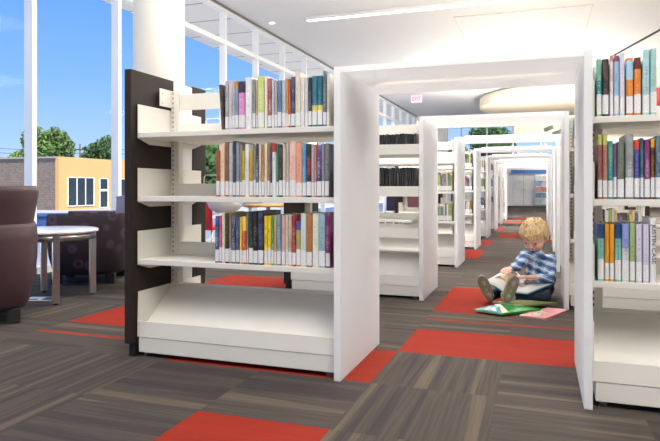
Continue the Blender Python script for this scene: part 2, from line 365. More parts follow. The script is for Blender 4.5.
# ------------------------------------------------------------------ bookcases and portals
UW = .5275
Z_SH = (1.098, .778, .461)
def make_unit(side, lip=False):
    """double-faced bookcase, origin at floor centre; side=-1: dark end panel on the -x end"""
    root = empty('bookcase', (0, 0, 0))
    b = MB(); b.box(-UW + .01, UW - .004, -.298, .298, .022, .096, .003)
    base = b.build('plinth', M['steel'], root)
    for sx in (-1, 1):
        for sy in (-1, 1):
            g = MB(); g.cyl((sx * (UW - .04), sy * .27, 0), (sx * (UW - .04), sy * .27, .024), .014, n=12); g.build('levelling_foot', M['grey'], base)
    for sy in (-1, 1):
        b = MB()
        b.poly([(-UW + .008, sy * .292, .106), (-UW + .008, sy * .292, .10), (-UW + .008, sy * .02, .312), (-UW + .008, sy * .02, .32)], (2 * UW - .016, 0, 0))
        b.poly([(-UW + .006, sy * .300, .099), (-UW + .006, sy * .290, .099), (-UW + .006, sy * .284, .176), (-UW + .006, sy * .294, .176)], (2 * UW - .012, 0, 0))
        b.poly([(-UW + .006, sy * .024, .318), (-UW + .006, sy * .008, .318), (-UW + .006, sy * .008, .326), (-UW + .006, sy * .024, .326)], (2 * UW - .012, 0, 0))
        tr = b.build('display_tray', M['steel'], root)
        for sx in (-1, 1):
            e = MB(); e.poly([(sx * (UW - .006), sy * .298, .099), (sx * (UW - .006), sy * .01, .099), (sx * (UW - .006), sy * .01, .324), (sx * (UW - .006), sy * .292, .324)], (sx * .005, 0, 0))
            e.build('tray_end', M['steel'], tr)
        for z in Z_SH:
            b = MB(); b.box(-UW + .006, UW - .006, min(sy * .296, sy * .008), max(sy * .296, sy * .008), z, z + .025, .002)
            b.box(-UW + .006, UW - .006, min(sy * .012, sy * .018), max(sy * .012, sy * .018), z + .02, z + .09)
            if lip and sy < 0: b.box(-UW + .006, UW - .006, -.3, -.294, z, z + .078)
            sh = b.build('shelf', M['steel'], root)
            for sx in (-1, 1):
                e = MB(); x = sx * (UW - .006)
                e.poly([(x, sy * .297, z - .002), (x, sy * .297, z + .168), (x, sy * .008, z + .168), (x, sy * .008, z - .03), (x, sy * .2, z - .03)], (sx * .004, 0, 0))
                e.build('shelf_bracket', M['steel'], sh)
    for sx in (-1, 1):
        b = MB(); b.box(-.024, .024, -.02, .02, .09, 1.372, .002)
        u = b.build('upright', M['upright'], root, loc=(sx * (UW - .036), 0, 0))
        e = MB(); e.box(-.022, -.018, -.13, -.018, 1.28, 1.372); e.box(-.024, -.014, -.11, -.1, 1.34, 1.352); e.box(-.024, -.014, -.11, -.1, 1.292, 1.304); e.build('gusset_plate', M['steel'], u)
    b = MB(); b.box(-UW + .06, UW - .06, -.008, .008, 1.268, 1.354, .002); b.build('top_brace', M['steel'], root)
    # dark end panel with pale acrylic strip
    b = MB(); x0, x1 = sorted((side * (UW + .005), side * (UW + .043)))
    b.box(x0, x1, -.34, .03, .07, 1.437, .002); b.box(x0, x1, .226, .365, .07, 1.437, .002); b.box(x0, x1, .025, .23, .07, .12)
    p = b.build('end_panel', M['dark'], root)
    b = MB(); b.box(x0 + .006, x1 - .006, .03, .226, .118, 1.43); b.build('acrylic_strip', M['insert'], p)
    b = MB(); b.box(x0 + .004, x1 + (.006 if side > 0 else .0), -.31, .31, 0, .075); b.build('end_foot', M['black'], root)
    return root
YR = [2.49, 4.46, 6.42, 8.40, 10.33, 12.25, 14.15, 16.0]
def make_portal():
    root = empty('portal_frame', (0, 0, 0))
    x0, x1 = -.853, .190
    for a in (x0, x1 - .031):
        b = MB(); b.box(a, a + .031, 0, .675, 0, 1.376, .0025); b.build('side_panel', M['portal'], root)
    b = MB(); b.box(x0 + .031, x1 - .031, 0, .675, 1.35, 1.376, .0025); b.build('top_panel', M['portal'], root)
    return root
protoP = make_portal(); protoL = make_unit(-1); protoR = make_unit(1); protoB = make_unit(-1, True)
XLc, XRc = -1.3845, .7205
ex = {1: 'with picture books, beside the dark end panel nearest the windows', 2: 'holding black media cases', 3: 'seen just past the second portal'}
first = {}
for k, y in enumerate(YR):
    n = ORD[k + 1]
    p = protoP if k == 0 else copy_tree(protoP)
    p.location = (0, y, 0)
    tag(p, 'nearest white portal frame spanning the aisle at the camera' if k == 0 else ('last white portal frame at the far end of the aisle' if k == 7 else f'white portal frame spanning the aisle, {n} from the camera'), 'portal', 'portal frames along the aisle')
    l = {0: protoL, 1: protoB}.get(k) or copy_tree(protoL)
    l.location = (XLc, y + .34, 0)
    tag(l, 'white steel bookcase left of the aisle, nearest, full of upright books' if k == 0 else ('white bookcase left of the aisle holding black media cases, second in line' if k == 1 else f'white bookcase on the left side of the aisle, {n} from the camera'), 'bookcase', 'bookcases along the aisle')
    r = protoR if k == 0 else copy_tree(protoR)
    r.location = (XRc, y + .34, 0)
    tag(r, 'white steel bookcase right of the aisle, nearest, cut by the picture edge' if k == 0 else f'white bookcase on the right side of the aisle, {n} from the camera', 'bookcase', 'bookcases along the aisle')

# ------------------------------------------------------------------ books
_bm = {}
def book_mat(c1, c2, band=None, zr=(0.8, 1.0)):
    key = (c1, c2, band, zr)
    if key in _bm: return _bm[key]
    m, nt, b = new_mat('book_cover')
    tc = N(nt, 'ShaderNodeTexCoord'); sp = N(nt, 'ShaderNodeSeparateXYZ'); nt.links.new(tc.outputs['Generated'], sp.inputs[0])
    def rng(sock, lo, hi):
        a = N(nt, 'ShaderNodeMath', operation='GREATER_THAN'); a.inputs[1].default_value = lo; nt.links.new(sock, a.inputs[0])
        c = N(nt, 'ShaderNodeMath', operation='LESS_THAN'); c.inputs[1].default_value = hi; nt.links.new(sock, c.inputs[0])
        q = N(nt, 'ShaderNodeMath', operation='MULTIPLY'); nt.links.new(a.outputs[0], q.inputs[0]); nt.links.new(c.outputs[0], q.inputs[1]); return q.outputs[0]
    # large soft artwork variation
    n0 = N(nt, 'ShaderNodeTexNoise'); n0.inputs['Scale'].default_value = 16; n0.inputs['Detail'].default_value = 2; oi = N(nt, 'ShaderNodeObjectInfo'); of = N(nt, 'ShaderNodeVectorMath', operation='ADD'); ok = N(nt, 'ShaderNodeMath', operation='MULTIPLY'); ok.inputs[1].default_value = 50; nt.links.new(oi.outputs['Random'], ok.inputs[0]); nt.links.new(tc.outputs['Object'], of.inputs[0]); nt.links.new(ok.outputs[0], of.inputs[1]); nt.links.new(of.outputs[0], n0.inputs['Vector'])
    r0 = N(nt, 'ShaderNodeMapRange'); r0.inputs[1].default_value = .45; r0.inputs[2].default_value = .75; r0.inputs[4].default_value = .55; nt.links.new(n0.outputs['Fac'], r0.inputs[0])
    ca = N(nt, 'ShaderNodeMix', data_type='RGBA'); ca.inputs['A'].default_value = lin(c1); ca.inputs['B'].default_value = lin(tuple((p + 2 * q) // 3 for p, q in zip(c1, c2))); nt.links.new(r0.outputs[0], ca.inputs['Factor'])
    out = ca.outputs['Result']
    if band:
        cbm = N(nt, 'ShaderNodeMix', data_type='RGBA'); nt.links.new(rng(sp.outputs['Z'], *zr), cbm.inputs['Factor']); nt.links.new(out, cbm.inputs['A']); cbm.inputs['B'].default_value = lin(band); out = cbm.outputs['Result']
    # lettering-like flecks down the middle of the spine
    mp = N(nt, 'ShaderNodeMapping'); mp.inputs['Scale'].default_value = (90, 90, 150); nt.links.new(of.outputs[0], mp.inputs[0])
    n1 = N(nt, 'ShaderNodeTexNoise'); n1.inputs['Scale'].default_value = 1; n1.inputs['Detail'].default_value = 2; nt.links.new(mp.outputs[0], n1.inputs['Vector'])
    t1 = N(nt, 'ShaderNodeMath', operation='GREATER_THAN'); t1.inputs[1].default_value = .52; nt.links.new(n1.outputs['Fac'], t1.inputs[0])
    q1 = N(nt, 'ShaderNodeMath', operation='MULTIPLY'); nt.links.new(rng(sp.outputs['X'], .3, .7), q1.inputs[0]); nt.links.new(rng(sp.outputs['Z'], .36, .76), q1.inputs[1])
    q2 = N(nt, 'ShaderNodeMath', operation='MULTIPLY'); nt.links.new(q1.outputs[0], q2.inputs[0]); nt.links.new(t1.outputs[0], q2.inputs[1])
    q3 = N(nt, 'ShaderNodeMath', operation='MULTIPLY'); q3.inputs[1].default_value = .4; nt.links.new(q2.outputs[0], q3.inputs[0])
    cc_ = N(nt, 'ShaderNodeMix', data_type='RGBA'); nt.links.new(q3.outputs[0], cc_.inputs['Factor']); nt.links.new(out, cc_.inputs['A']); cc_.inputs['B'].default_value = lin(c2)
    nt.links.new(cc_.outputs['Result'], b.inputs['Base Color']); b.inputs['Roughness'].default_value = .35
    _bm[key] = m; return m
def label_mat():
    m, nt, b = new_mat('spine_label_paper')
    tc = N(nt, 'ShaderNodeTexCoord'); mp = N(nt, 'ShaderNodeMapping'); mp.inputs['Scale'].default_value = (120, 1, 500); nt.links.new(tc.outputs['Object'], mp.inputs[0])
    n1 = N(nt, 'ShaderNodeTexNoise'); n1.inputs['Scale'].default_value = 1; n1.inputs['Detail'].default_value = 1; nt.links.new(mp.outputs[0], n1.inputs['Vector'])
    r0 = N(nt, 'ShaderNodeValToRGB'); r0.color_ramp.elements[0].color = lin((232, 232, 234)); r0.color_ramp.elements[1].color = lin((188, 188, 194)); r0.color_ramp.elements[0].position = .5; r0.color_ramp.elements[1].position = .75
    nt.links.new(n1.outputs['Fac'], r0.inputs['Fac']); nt.links.new(r0.outputs['Color'], b.inputs['Base Color']); b.inputs['Roughness'].default_value = .5
    return m
M['label'] = label_mat()
def make_book(w, dp, hh, mat, labh, full=True):
    """spine faces -y, origin bottom centre of the spine side"""
    b = MB(); t = min(.003, w * .16); n = 5; arc = []
    for i in range(n + 1):
        a = math.pi * i / n; arc.append((-w / 2 * math.cos(a), -.006 * math.sin(a) * min(1, w / .02)))
    outer = [(-w / 2, dp)] + arc + [(w / 2, dp)]
    inner = [(w / 2 - t, dp), (w / 2 - t, .003), (-w / 2 + t, .003), (-w / 2 + t, dp)]
    b.poly([(x, y, 0) for x, y in outer + inner], (0, 0, hh))
    o = b.build('book', mat)
    if full:
        q = MB(); q.box(-w / 2 + t, w / 2 - t, .003, dp - .004, .003, hh - .003); q.build('page_block', M['page'], o)
        if labh:
            q = MB(); n = 5; a_ = []
            for i in range(n + 1):
                a = math.pi * (.06 + .88 * i / n); a_.append((-w / 2 * math.cos(a), -.006 * math.sin(a) * min(1, w / .02) - .0008))
            q.poly([(x, y, .008) for x, y in a_] + [(a_[-1][0], .0, .008), (a_[0][0], .0, .008)], (0, 0, labh)); q.build('spine_label', M['label'], o)
    else:
        q = o.data
    return o
W_, K_ = (232, 230, 228), (34, 32, 34)
# (left px, right px, top py, colour name, c1, c2, band, zrange)
SA = [(221.5, 224.5, 84.5, 'thin dark brown', (70, 52, 46), (160, 150, 140)), (225, 228.5, 81, 'silver grey', (176, 178, 184), (90, 92, 100)), (228.8, 232, 80.5, 'pale pink', (222, 200, 202), (150, 110, 120)), (232.3, 235, 81, 'pale blue grey', (180, 190, 204), (90, 100, 125)),
      (235.2, 238.3, 81, 'grey blue with amber head', (150, 162, 182), (80, 90, 110), (205, 150, 70), (.84, 1)), (238.6, 245, 81.5, 'orchid pink with dark head', (206, 124, 186), (240, 210, 236), (62, 52, 74), (.76, 1)), (245.3, 252, 77.5, 'thick white', (236, 236, 238), (170, 174, 180)), (252.3, 255.6, 79.5, 'mottled grey', (150, 152, 154), (70, 72, 76)), (255.8, 257.3, 80, 'very thin beige', (205, 188, 160), (120, 100, 80)),
      (257.6, 264, 76, 'lime green', (196, 208, 120), (244, 244, 236)), (264.3, 267.3, 76, 'white and pink', (235, 222, 222), (205, 150, 150)), (267.5, 271.6, 78.5, 'brick red', (150, 62, 60), (225, 215, 210)), (271.8, 274.2, 80, 'pale blue', (196, 204, 214), (120, 130, 150)), (274.4, 277.4, 80.5, 'mauve grey', (176, 164, 176), (110, 100, 120)),
      (277.6, 281.6, 80.5, 'steel blue', (106, 132, 156), (60, 80, 104)), (281.8, 285.8, 80.5, 'grey and white', (168, 180, 196), (230, 232, 236)), (286, 288, 79, 'amber', (222, 160, 74), (160, 90, 40)), (288.2, 290.7, 79, 'rust red', (172, 78, 56), (220, 180, 150)), (290.9, 295, 77, 'navy', (52, 62, 92), (160, 170, 190)),
      (295.2, 300.6, 72.5, 'tall thick cream', (222, 212, 194), (170, 155, 130)), (300.8, 304.4, 77, 'off-white', (232, 228, 224), (180, 176, 172)), (304.6, 308, 77, 'pale grey', (214, 214, 214), (150, 150, 152)), (308.2, 311.8, 77.5, 'near-black', (50, 54, 66), (140, 146, 160)), (312, 317, 76, 'teal with yellow stripe', (44, 104, 124), (120, 170, 180), (222, 206, 110), (.28, .42)), (317.2, 322.4, 75.7, 'deep teal with yellow stripe', (38, 94, 116), (110, 160, 176), (226, 208, 104), (.28, .42)),
      (322.7, 326.5, 71, 'tall slate', (96, 108, 120), (200, 196, 184)), (326.8, 329.6, 73, 'pale sand', (214, 208, 198), (160, 150, 140))]
SB = [(216.2, 220, 150.5, 'short burnt orange', (158, 84, 52), (60, 40, 34)), (220.3, 224.8, 144, 'peach and white', (232, 196, 170), (200, 110, 60)), (225, 228.6, 142, 'tan brown', (134, 104, 84), (70, 54, 46)), (228.8, 232.4, 143, 'light grey', (196, 196, 198), (120, 120, 126)), (232.6, 235.6, 141, 'blue black', (58, 64, 80), (150, 156, 170)), (235.8, 239.4, 142.5, 'blue grey', (140, 148, 164), (80, 86, 100)),
      (239.6, 241.8, 145, 'taupe', (156, 142, 124), (90, 80, 70)), (242, 245, 150.5, 'short olive yellow', (188, 172, 78), (110, 100, 40)), (245.2, 249, 144, 'white with tan edge', (234, 232, 226), (170, 160, 140)), (249.2, 253, 151, 'short mustard', (190, 164, 70), (120, 96, 40)), (253.2, 255.6, 146, 'mid grey', (146, 146, 146), (90, 90, 92)), (255.8, 258.6, 143.5, 'black and white', (64, 62, 66), (220, 220, 220)), (258.8, 261.4, 144, 'ash', (200, 196, 192), (140, 132, 126)),
      (261.6, 264.2, 144.5, 'cinnamon', (180, 114, 76), (230, 200, 170)), (264.4, 267.2, 144, 'ivory', (230, 222, 192), (180, 160, 100)), (267.4, 269.8, 142.5, 'fawn', (166, 130, 92), (96, 74, 54)), (270, 272, 146, 'dark blue', (52, 66, 112), (140, 150, 190)), (272.2, 276, 143.5, 'white with red head', (226, 222, 220), (160, 150, 150), (196, 60, 62), (.84, 1)), (276.2, 278.4, 145, 'sea green', (52, 124, 112), (170, 210, 200)), (278.6, 282.4, 148, 'short dark brown', (64, 50, 44), (150, 130, 110)),
      (282.6, 285.8, 144, 'beige', (206, 192, 170), (140, 124, 104)), (286, 288.8, 143, 'stone', (186, 180, 170), (120, 112, 104)), (289, 295.8, 141.5, 'thick coral and white', (232, 196, 182), (200, 80, 60)), (296.1, 302.2, 143, 'salmon', (226, 164, 140), (196, 84, 62)), (302.4, 306.2, 144, 'sky blue', (70, 150, 200), (200, 226, 240)), (306.4, 311.2, 144, 'black with maroon middle', (48, 44, 48), (150, 140, 140), (136, 46, 48), (.42, .72)), (311.4, 314.2, 145, 'rose grey', (190, 172, 180), (110, 120, 160)), (314.4, 316.2, 144.5, 'thin orange', (206, 132, 84), (240, 220, 200)),
      (316.4, 321.2, 145, 'violet', (92, 64, 130), (232, 226, 240)), (321.4, 324.4, 143.5, 'pewter', (142, 142, 148), (84, 84, 92)), (324.6, 329, 143.5, 'charcoal grey', (108, 108, 112), (180, 180, 184))]
SC = [(214.8, 218.8, 216, 'navy blue', (54, 78, 118), (190, 205, 225)), (219, 221.6, 216.5, 'magenta', (196, 60, 122), (240, 190, 215)), (221.8, 225, 212.5, 'cream', (226, 216, 192), (150, 130, 100)), (225.2, 229, 213.5, 'black and olive', (50, 46, 42), (130, 130, 80)), (229.2, 231, 213, 'thin tan', (176, 150, 112), (60, 50, 44)), (231.2, 235.6, 216.5, 'white-lettered navy', (48, 64, 100), (226, 232, 240)), (235.8, 239.4, 217, 'slate navy', (66, 80, 108), (150, 165, 190)),
      (239.7, 242, 217, 'lemon', (226, 196, 70), (180, 60, 40)), (242.2, 246.4, 216.5, 'scarlet with yellow head', (194, 54, 42), (240, 200, 90), (230, 196, 80), (.7, 1)), (246.6, 248.4, 214, 'thin grey', (150, 150, 150), (70, 70, 70)), (248.6, 253, 211.5, 'tall black green', (36, 44, 40), (110, 140, 120)), (253.2, 257.7, 211.5, 'tall black', (34, 34, 38), (160, 150, 130)), (257.9, 263.4, 211, 'tall midnight blue', (40, 42, 66), (140, 150, 200)), (263.9, 267.4, 216, 'bright yellow', (238, 206, 36), (120, 100, 40)), (267.6, 271, 216, 'sunny yellow', (240, 210, 40), (130, 100, 40)),
      (271.2, 273.8, 216, 'leaf green', (74, 140, 78), (220, 230, 210)), (274, 276.4, 215.5, 'sandy', (200, 172, 126), (130, 100, 70)), (276.6, 280.8, 214.5, 'dusty blue', (112, 140, 172), (216, 224, 234)), (281.6, 285.2, 215, 'blush', (206, 178, 164), (150, 110, 96)), (285.4, 287.8, 215, 'pale rose', (226, 206, 202), (180, 140, 140)), (288, 291.8, 214.5, 'oat', (200, 182, 154), (120, 104, 84)), (292, 295.8, 216, 'crimson', (152, 34, 52), (230, 190, 190)), (296, 300.4, 221, 'short olive with blue head', (178, 172, 92), (100, 120, 80), (70, 96, 170), (.8, 1)),
      (300.6, 306.2, 213.5, 'blue white and yellow', (202, 212, 216), (212, 196, 90)), (306.4, 312, 214, 'copper', (178, 116, 68), (96, 60, 40)), (312.4, 318.6, 213.5, 'ivory and green', (226, 228, 214), (150, 180, 140)), (318.8, 325.2, 213.5, 'blue green picture-covered', (150, 180, 196), (60, 130, 90)), (325.4, 329.8, 213, 'plum', (122, 44, 98), (210, 160, 200))]
SD = [(596.6, 601.7, 59, 'mint over teal', (116, 176, 150), (220, 240, 230), (36, 140, 146), (.3, .62)), (602.1, 608.8, 59, 'dark brown', (58, 46, 46), (176, 160, 160)), (609.5, 613.5, 55.5, 'white and rose', (214, 206, 210), (170, 110, 112), (178, 128, 122), (.9, 1)), (613.9, 619, 55.6, 'pale blue with plum head', (158, 190, 214), (100, 130, 170), (136, 76, 104), (.9, 1)), (619.5, 624.7, 53, 'pale lavender', (206, 208, 226), (150, 154, 184)), (626, 633.2, 58, 'orange with sky-blue band', (212, 130, 62), (240, 180, 110), (158, 200, 226), (.62, .95)), (633.9, 641.2, 57.5, 'orange with dark red head', (214, 128, 60), (240, 180, 110), (104, 52, 44), (.8, 1)), (642.4, 649.8, 49.5, 'tall pale aqua', (170, 208, 218), (110, 140, 110)), (650.3, 656.8, 48.5, 'tallest sage and aqua', (160, 196, 196), (96, 128, 100))]
SE = [(597.6, 602.3, 134.6, 'russet with lime head', (152, 96, 86), (110, 60, 60), (186, 190, 110), (.84, 1)), (602.6, 607.6, 134.6, 'rose brown with lime head', (182, 128, 116), (130, 70, 70), (190, 196, 112), (.84, 1)), (607.9, 613, 141, 'turquoise', (40, 150, 156), (200, 190, 110)), (613.2, 616.8, 143.6, 'purple and bronze', (112, 82, 128), (170, 120, 80)), (617.2, 624.4, 142, 'grey green', (112, 122, 112), (60, 66, 60)), (625.2, 633.6, 134, 'thick slate and silver', (128, 134, 134), (220, 222, 218)), (634, 639.8, 140, 'indigo with red head', (70, 74, 140), (160, 160, 210), (206, 74, 60), (.84, 1)), (640.2, 643.8, 138, 'dark teal', (46, 88, 100), (150, 190, 196)), (644.2, 650.1, 139.5, 'plum purple', (120, 50, 104), (220, 180, 215)), (650.5, 654.8, 139, 'black and orange', (66, 52, 46), (220, 140, 60), (222, 160, 60), (.86, 1)), (655.2, 662, 136, 'slate blue', (70, 98, 116), (160, 190, 204)), (662.4, 668, 138, 'tan', (180, 150, 110), (90, 70, 50))]
SF = [(597.6, 604.3, 224, 'mint with navy head', (126, 186, 168), (40, 70, 110), (34, 70, 120), (.75, 1)), (604.7, 609.3, 224, 'amber', (222, 158, 48), (200, 90, 30)), (609.6, 614.4, 224, 'golden amber', (224, 162, 50), (196, 90, 30)), (614.8, 621.4, 224, 'seafoam with navy head', (130, 190, 172), (40, 70, 110), (32, 68, 118), (.75, 1)), (621.8, 629.2, 224, 'white with sky and violet head', (210, 210, 216), (70, 70, 90), (138, 152, 214), (.58, 1)), (629.6, 635.2, 223, 'pale olive green', (158, 182, 118), (80, 100, 60)), (635.7, 642.2, 224, 'lavender white', (206, 202, 220), (150, 130, 160)), (642.8, 649.2, 224, 'pale lilac', (208, 202, 222), (154, 130, 164)), (650, 656.2, 218, 'tall white black-lettered', (230, 230, 232), (230, 230, 232))]
def shelf_row(rows, z, Yf, where, grp, zb_lab):
    n = len(rows)
    for i, row in enumerate(rows):
        p0, p1, top, nm, c1, c2 = row[:6]; band, zr = (row[6], row[7]) if len(row) > 7 else (None, (.8, 1))
        xa, xb = onY(p0, Yf), onY(p1, Yf); w = max(.004, (xb - xa) - .0012); xm = (xa + xb) / 2
        d = -xm * sn + Yf * cs; hh = CH + (HY - top) / F * d - z
        o = make_book(w, .2 if hh > .2 else .165, hh, book_mat(c1, c2, band, zr), zb_lab * R.uniform(.85, 1.12) if nm != 'thin dark brown' else 0)
        o.location = (xm, Yf + R.uniform(0, .004), z)
        lab = f'{nm} book, {ORD[i + 1]} from left, {where}'
        tag(o, lab, 'book', grp)
        if nm == 'thin dark brown': o.rotation_euler.y = rad(-4)
        if nm.startswith('tall white black'):
            cu = bpy.data.curves.new('title', 'FONT'); cu.body = 'JUSTIN CASE'; cu.size = .026; cu.align_x = 'CENTER'; cu.align_y = 'CENTER'; cu.extrude = .0004
            to = bpy.data.objects.new('tmp_title', cu); COL.objects.link(to); bpy.context.view_layer.update()
            me = bpy.data.meshes.new_from_object(to.evaluated_get(bpy.context.evaluated_depsgraph_get())); bpy.data.objects.remove(to)
            xs = [v.co.x for v in me.vertices]; ys = [v.co.y for v in me.vertices]; ln = max(xs) - min(xs); my = (max(ys) + min(ys)) / 2
            for v in me.vertices: v.co.y -= my
            ko = bpy.data.objects.new('title_lettering', me); COL.objects.link(ko); me.materials.append(M['black'])
            ko.parent = o; ko.rotation_euler = (rad(90), rad(90), 0); ko.scale = (.15 / ln, .72, 1); ko.location = (0, -.0072, hh * .60)
G = lambda s: 'books on the ' + s
shelf_row(SA, 1.1235, 2.545, 'top shelf of the near-left bookcase', G('top shelf, near-left bookcase'), .06)
shelf_row(SB, .8035, 2.545, 'middle shelf of the near-left bookcase', G('middle shelf, near-left bookcase'), .064)
shelf_row(SC, .4865, 2.545, 'lowest shelf of the near-left bookcase', G('lowest shelf, near-left bookcase'), .064)
shelf_row(SD, 1.1235, 2.545, 'top shelf of the near-right bookcase', G('top shelf, near-right bookcase'), .07)
shelf_row(SE, .8035, 2.545, 'middle shelf of the near-right bookcase', G('middle shelf, near-right bookcase'), .07)
shelf_row(SF, .4865, 2.545, 'lowest shelf of the near-right bookcase', G('lowest shelf, near-right bookcase'), .07)
# black media cases in the second left bookcase
cases = [book_mat((34, 33, 34), (60, 58, 58)), book_mat((44, 42, 42), (120, 118, 116)), book_mat((28, 28, 30), (80, 78, 76))]
for zi, (z, nm) in enumerate(((Z_SH[0] + .026, 'top'), (Z_SH[1] + .026, 'middle'))):
    x = -.885; k = 0
    while x > -1.28:
        w = R.choice((.015, .016, .022)); k += 1
        o = make_book(w, .135, .132 + (.06 if zi else 0) + R.uniform(-.004, .004) - (.0 if zi == 0 else 0), cases[k % 3], 0)
        o.name = 'media_case'; o.location = (x - w / 2, 4.46 + .34 - .288, z)
        tag(o, f'black media case, {ORD[k]} from the aisle, {nm} shelf of second-left bookcase', 'media case', f'black media cases on the {nm} shelf')
        x -= w + (.0015 if R.random() < .7 else .012)
pal = [(92, 116, 66), (150, 160, 90), (60, 96, 118), (40, 44, 60), (200, 190, 170), (140, 84, 60), (170, 60, 50), (220, 220, 216), (96, 120, 150), (60, 70, 60), (210, 180, 110), (110, 80, 110)]
pnm = ['moss green', 'olive', 'teal blue', 'ink blue', 'parchment', 'chestnut', 'brick', 'white', 'cornflower', 'bottle green', 'straw', 'mauve']
_pk = {}
def small_row(xstart, dirx, cnt, Yc, z, hmin, where, aisle='from the aisle', gr=None):
    x = xstart
    for k in range(cnt):
        w = R.choice((.014, .018, .024)); h = R.uniform(hmin, hmin + .05); q = R.randrange(len(pal))
        if (q, w) not in _pk:
            _pk[(q, w)] = True
        o = make_book(w, .17, h, book_mat(pal[q], (200, 198, 190)), .05)
        o.location = (x + dirx * w / 2, Yc - .285, z)
        tag(o, f'{pnm[q]} book, {ORD[k + 1]} {aisle}, {where}', 'book', gr or ('books on the ' + where))
        x += dirx * (w + .001)
for r_, cnt in ((2, 9), (3, 7), (4, 4), (5, 3)):
    nmr = ORD[r_ + 1]
    for z, sn_ in ((Z_SH[0] + .026, 'top'), (Z_SH[1] + .026, 'middle'), (Z_SH[2] + .026, 'lowest')):
        if r_ == 2 and sn_ == 'top': continue
        small_row(-.884, -1, cnt, YR[r_] + .34, z, .16 if sn_ != 'lowest' else .14, f'{sn_} shelf of the {nmr} left bookcase')
small_row(.222, 1, 22, YR[1] + .34, Z_SH[2] + .026, .17, 'lowest shelf of the second right bookcase')
small_row(.222, 1, 5, YR[1] + .34, Z_SH[0] + .026, .16, 'top shelf of the second right bookcase')
small_row(.222, 1, 5, YR[1] + .34, Z_SH[1] + .026, .16, 'middle shelf of the second right bookcase')
# wire bookends
def bookend(loc, rotz, label):
    b = MB(); b.tube([(-.045, 0, 0), (-.045, 0, .1), (-.035, 0, .115), (.035, 0, .115), (.045, 0, .1), (.045, 0, 0)], .003, 6); b.tube([(-.045, 0, .003), (-.045, .09, .003), (.045, .09, .003), (.045, 0, .003)], .003, 6)
    tag(b.build('wire_bookend', M['steel'], loc=loc, rotz=rotz), label, 'bookend')
bookend((onY(211, 3.0), 3.0, Z_SH[1] + .025), 0, 'white wire bookend on the back of the middle near-left shelf')
bookend((onY(213, 3.0), 3.0, Z_SH[0] + .025), 0, 'white wire bookend on the back of the top near-left shelf')
bookend((-1.02, 4.72, Z_SH[2] + .025), .5, 'white wire bookend on the empty lowest shelf of the second-left bookcase')
b = MB(); b.box(-.05, .05, -.03, .03, 0, .1, .003); b.box(.0, .07, .03, .05, 0, .14, .003)
tag(b.build('box_file', M['page'], loc=(-.95, 4.92, Z_SH[2] + .025)), 'cream box file standing on the empty shelf of the second-left bookcase', 'file')

# ------------------------------------------------------------------ lounge chairs and table
def flower_mat():
    m, nt, b = new_mat('plum_fabric_ring_flowers')
    tc = N(nt, 'ShaderNodeTexCoord'); vo = N(nt, 'ShaderNodeTexVoronoi'); vo.inputs['Scale'].default_value = 7.0; vo.inputs['Randomness'].default_value = .75
    nt.links.new(tc.outputs['Object'], vo.inputs['Vector'])
    rp = N(nt, 'ShaderNodeValToRGB'); e = rp.color_ramp.elements
    e[0].position = 0; e[0].color = lin((54, 40, 46)); e[1].position = 1; e[1].color = lin((50, 38, 44))
    for p, c in ((.12, (54, 40, 46)), (.18, (86, 70, 88)), (.3, (76, 58, 74)), (.38, (50, 38, 44))):
        q = e.new(p); q.color = lin(c)
    nt.links.new(vo.outputs['Distance'], rp.inputs['Fac'])
    n2 = N(nt, 'ShaderNodeTexNoise'); n2.inputs['Scale'].default_value = 3; nt.links.new(tc.outputs['Object'], n2.inputs['Vector'])
    mx = N(nt, 'ShaderNodeMix', data_type='RGBA'); r2 = N(nt, 'ShaderNodeMapRange'); r2.inputs[1].default_value = .4; r2.inputs[2].default_value = .6; r2.inputs[4].default_value = .65; nt.links.new(n2.outputs['Fac'], r2.inputs[0]); nt.links.new(r2.outputs[0], mx.inputs['Factor'])
    nt.links.new(rp.outputs['Color'], mx.inputs['A']); mx.inputs['B'].default_value = lin((50, 38, 44)); nt.links.new(mx.outputs['Result'], b.inputs['Base Color']); b.inputs['Roughness'].default_value = .85
    return m
M['flower'] = flower_mat()
M['lilac'] = plain('lilac_vinyl', (150, 140, 170), .4)
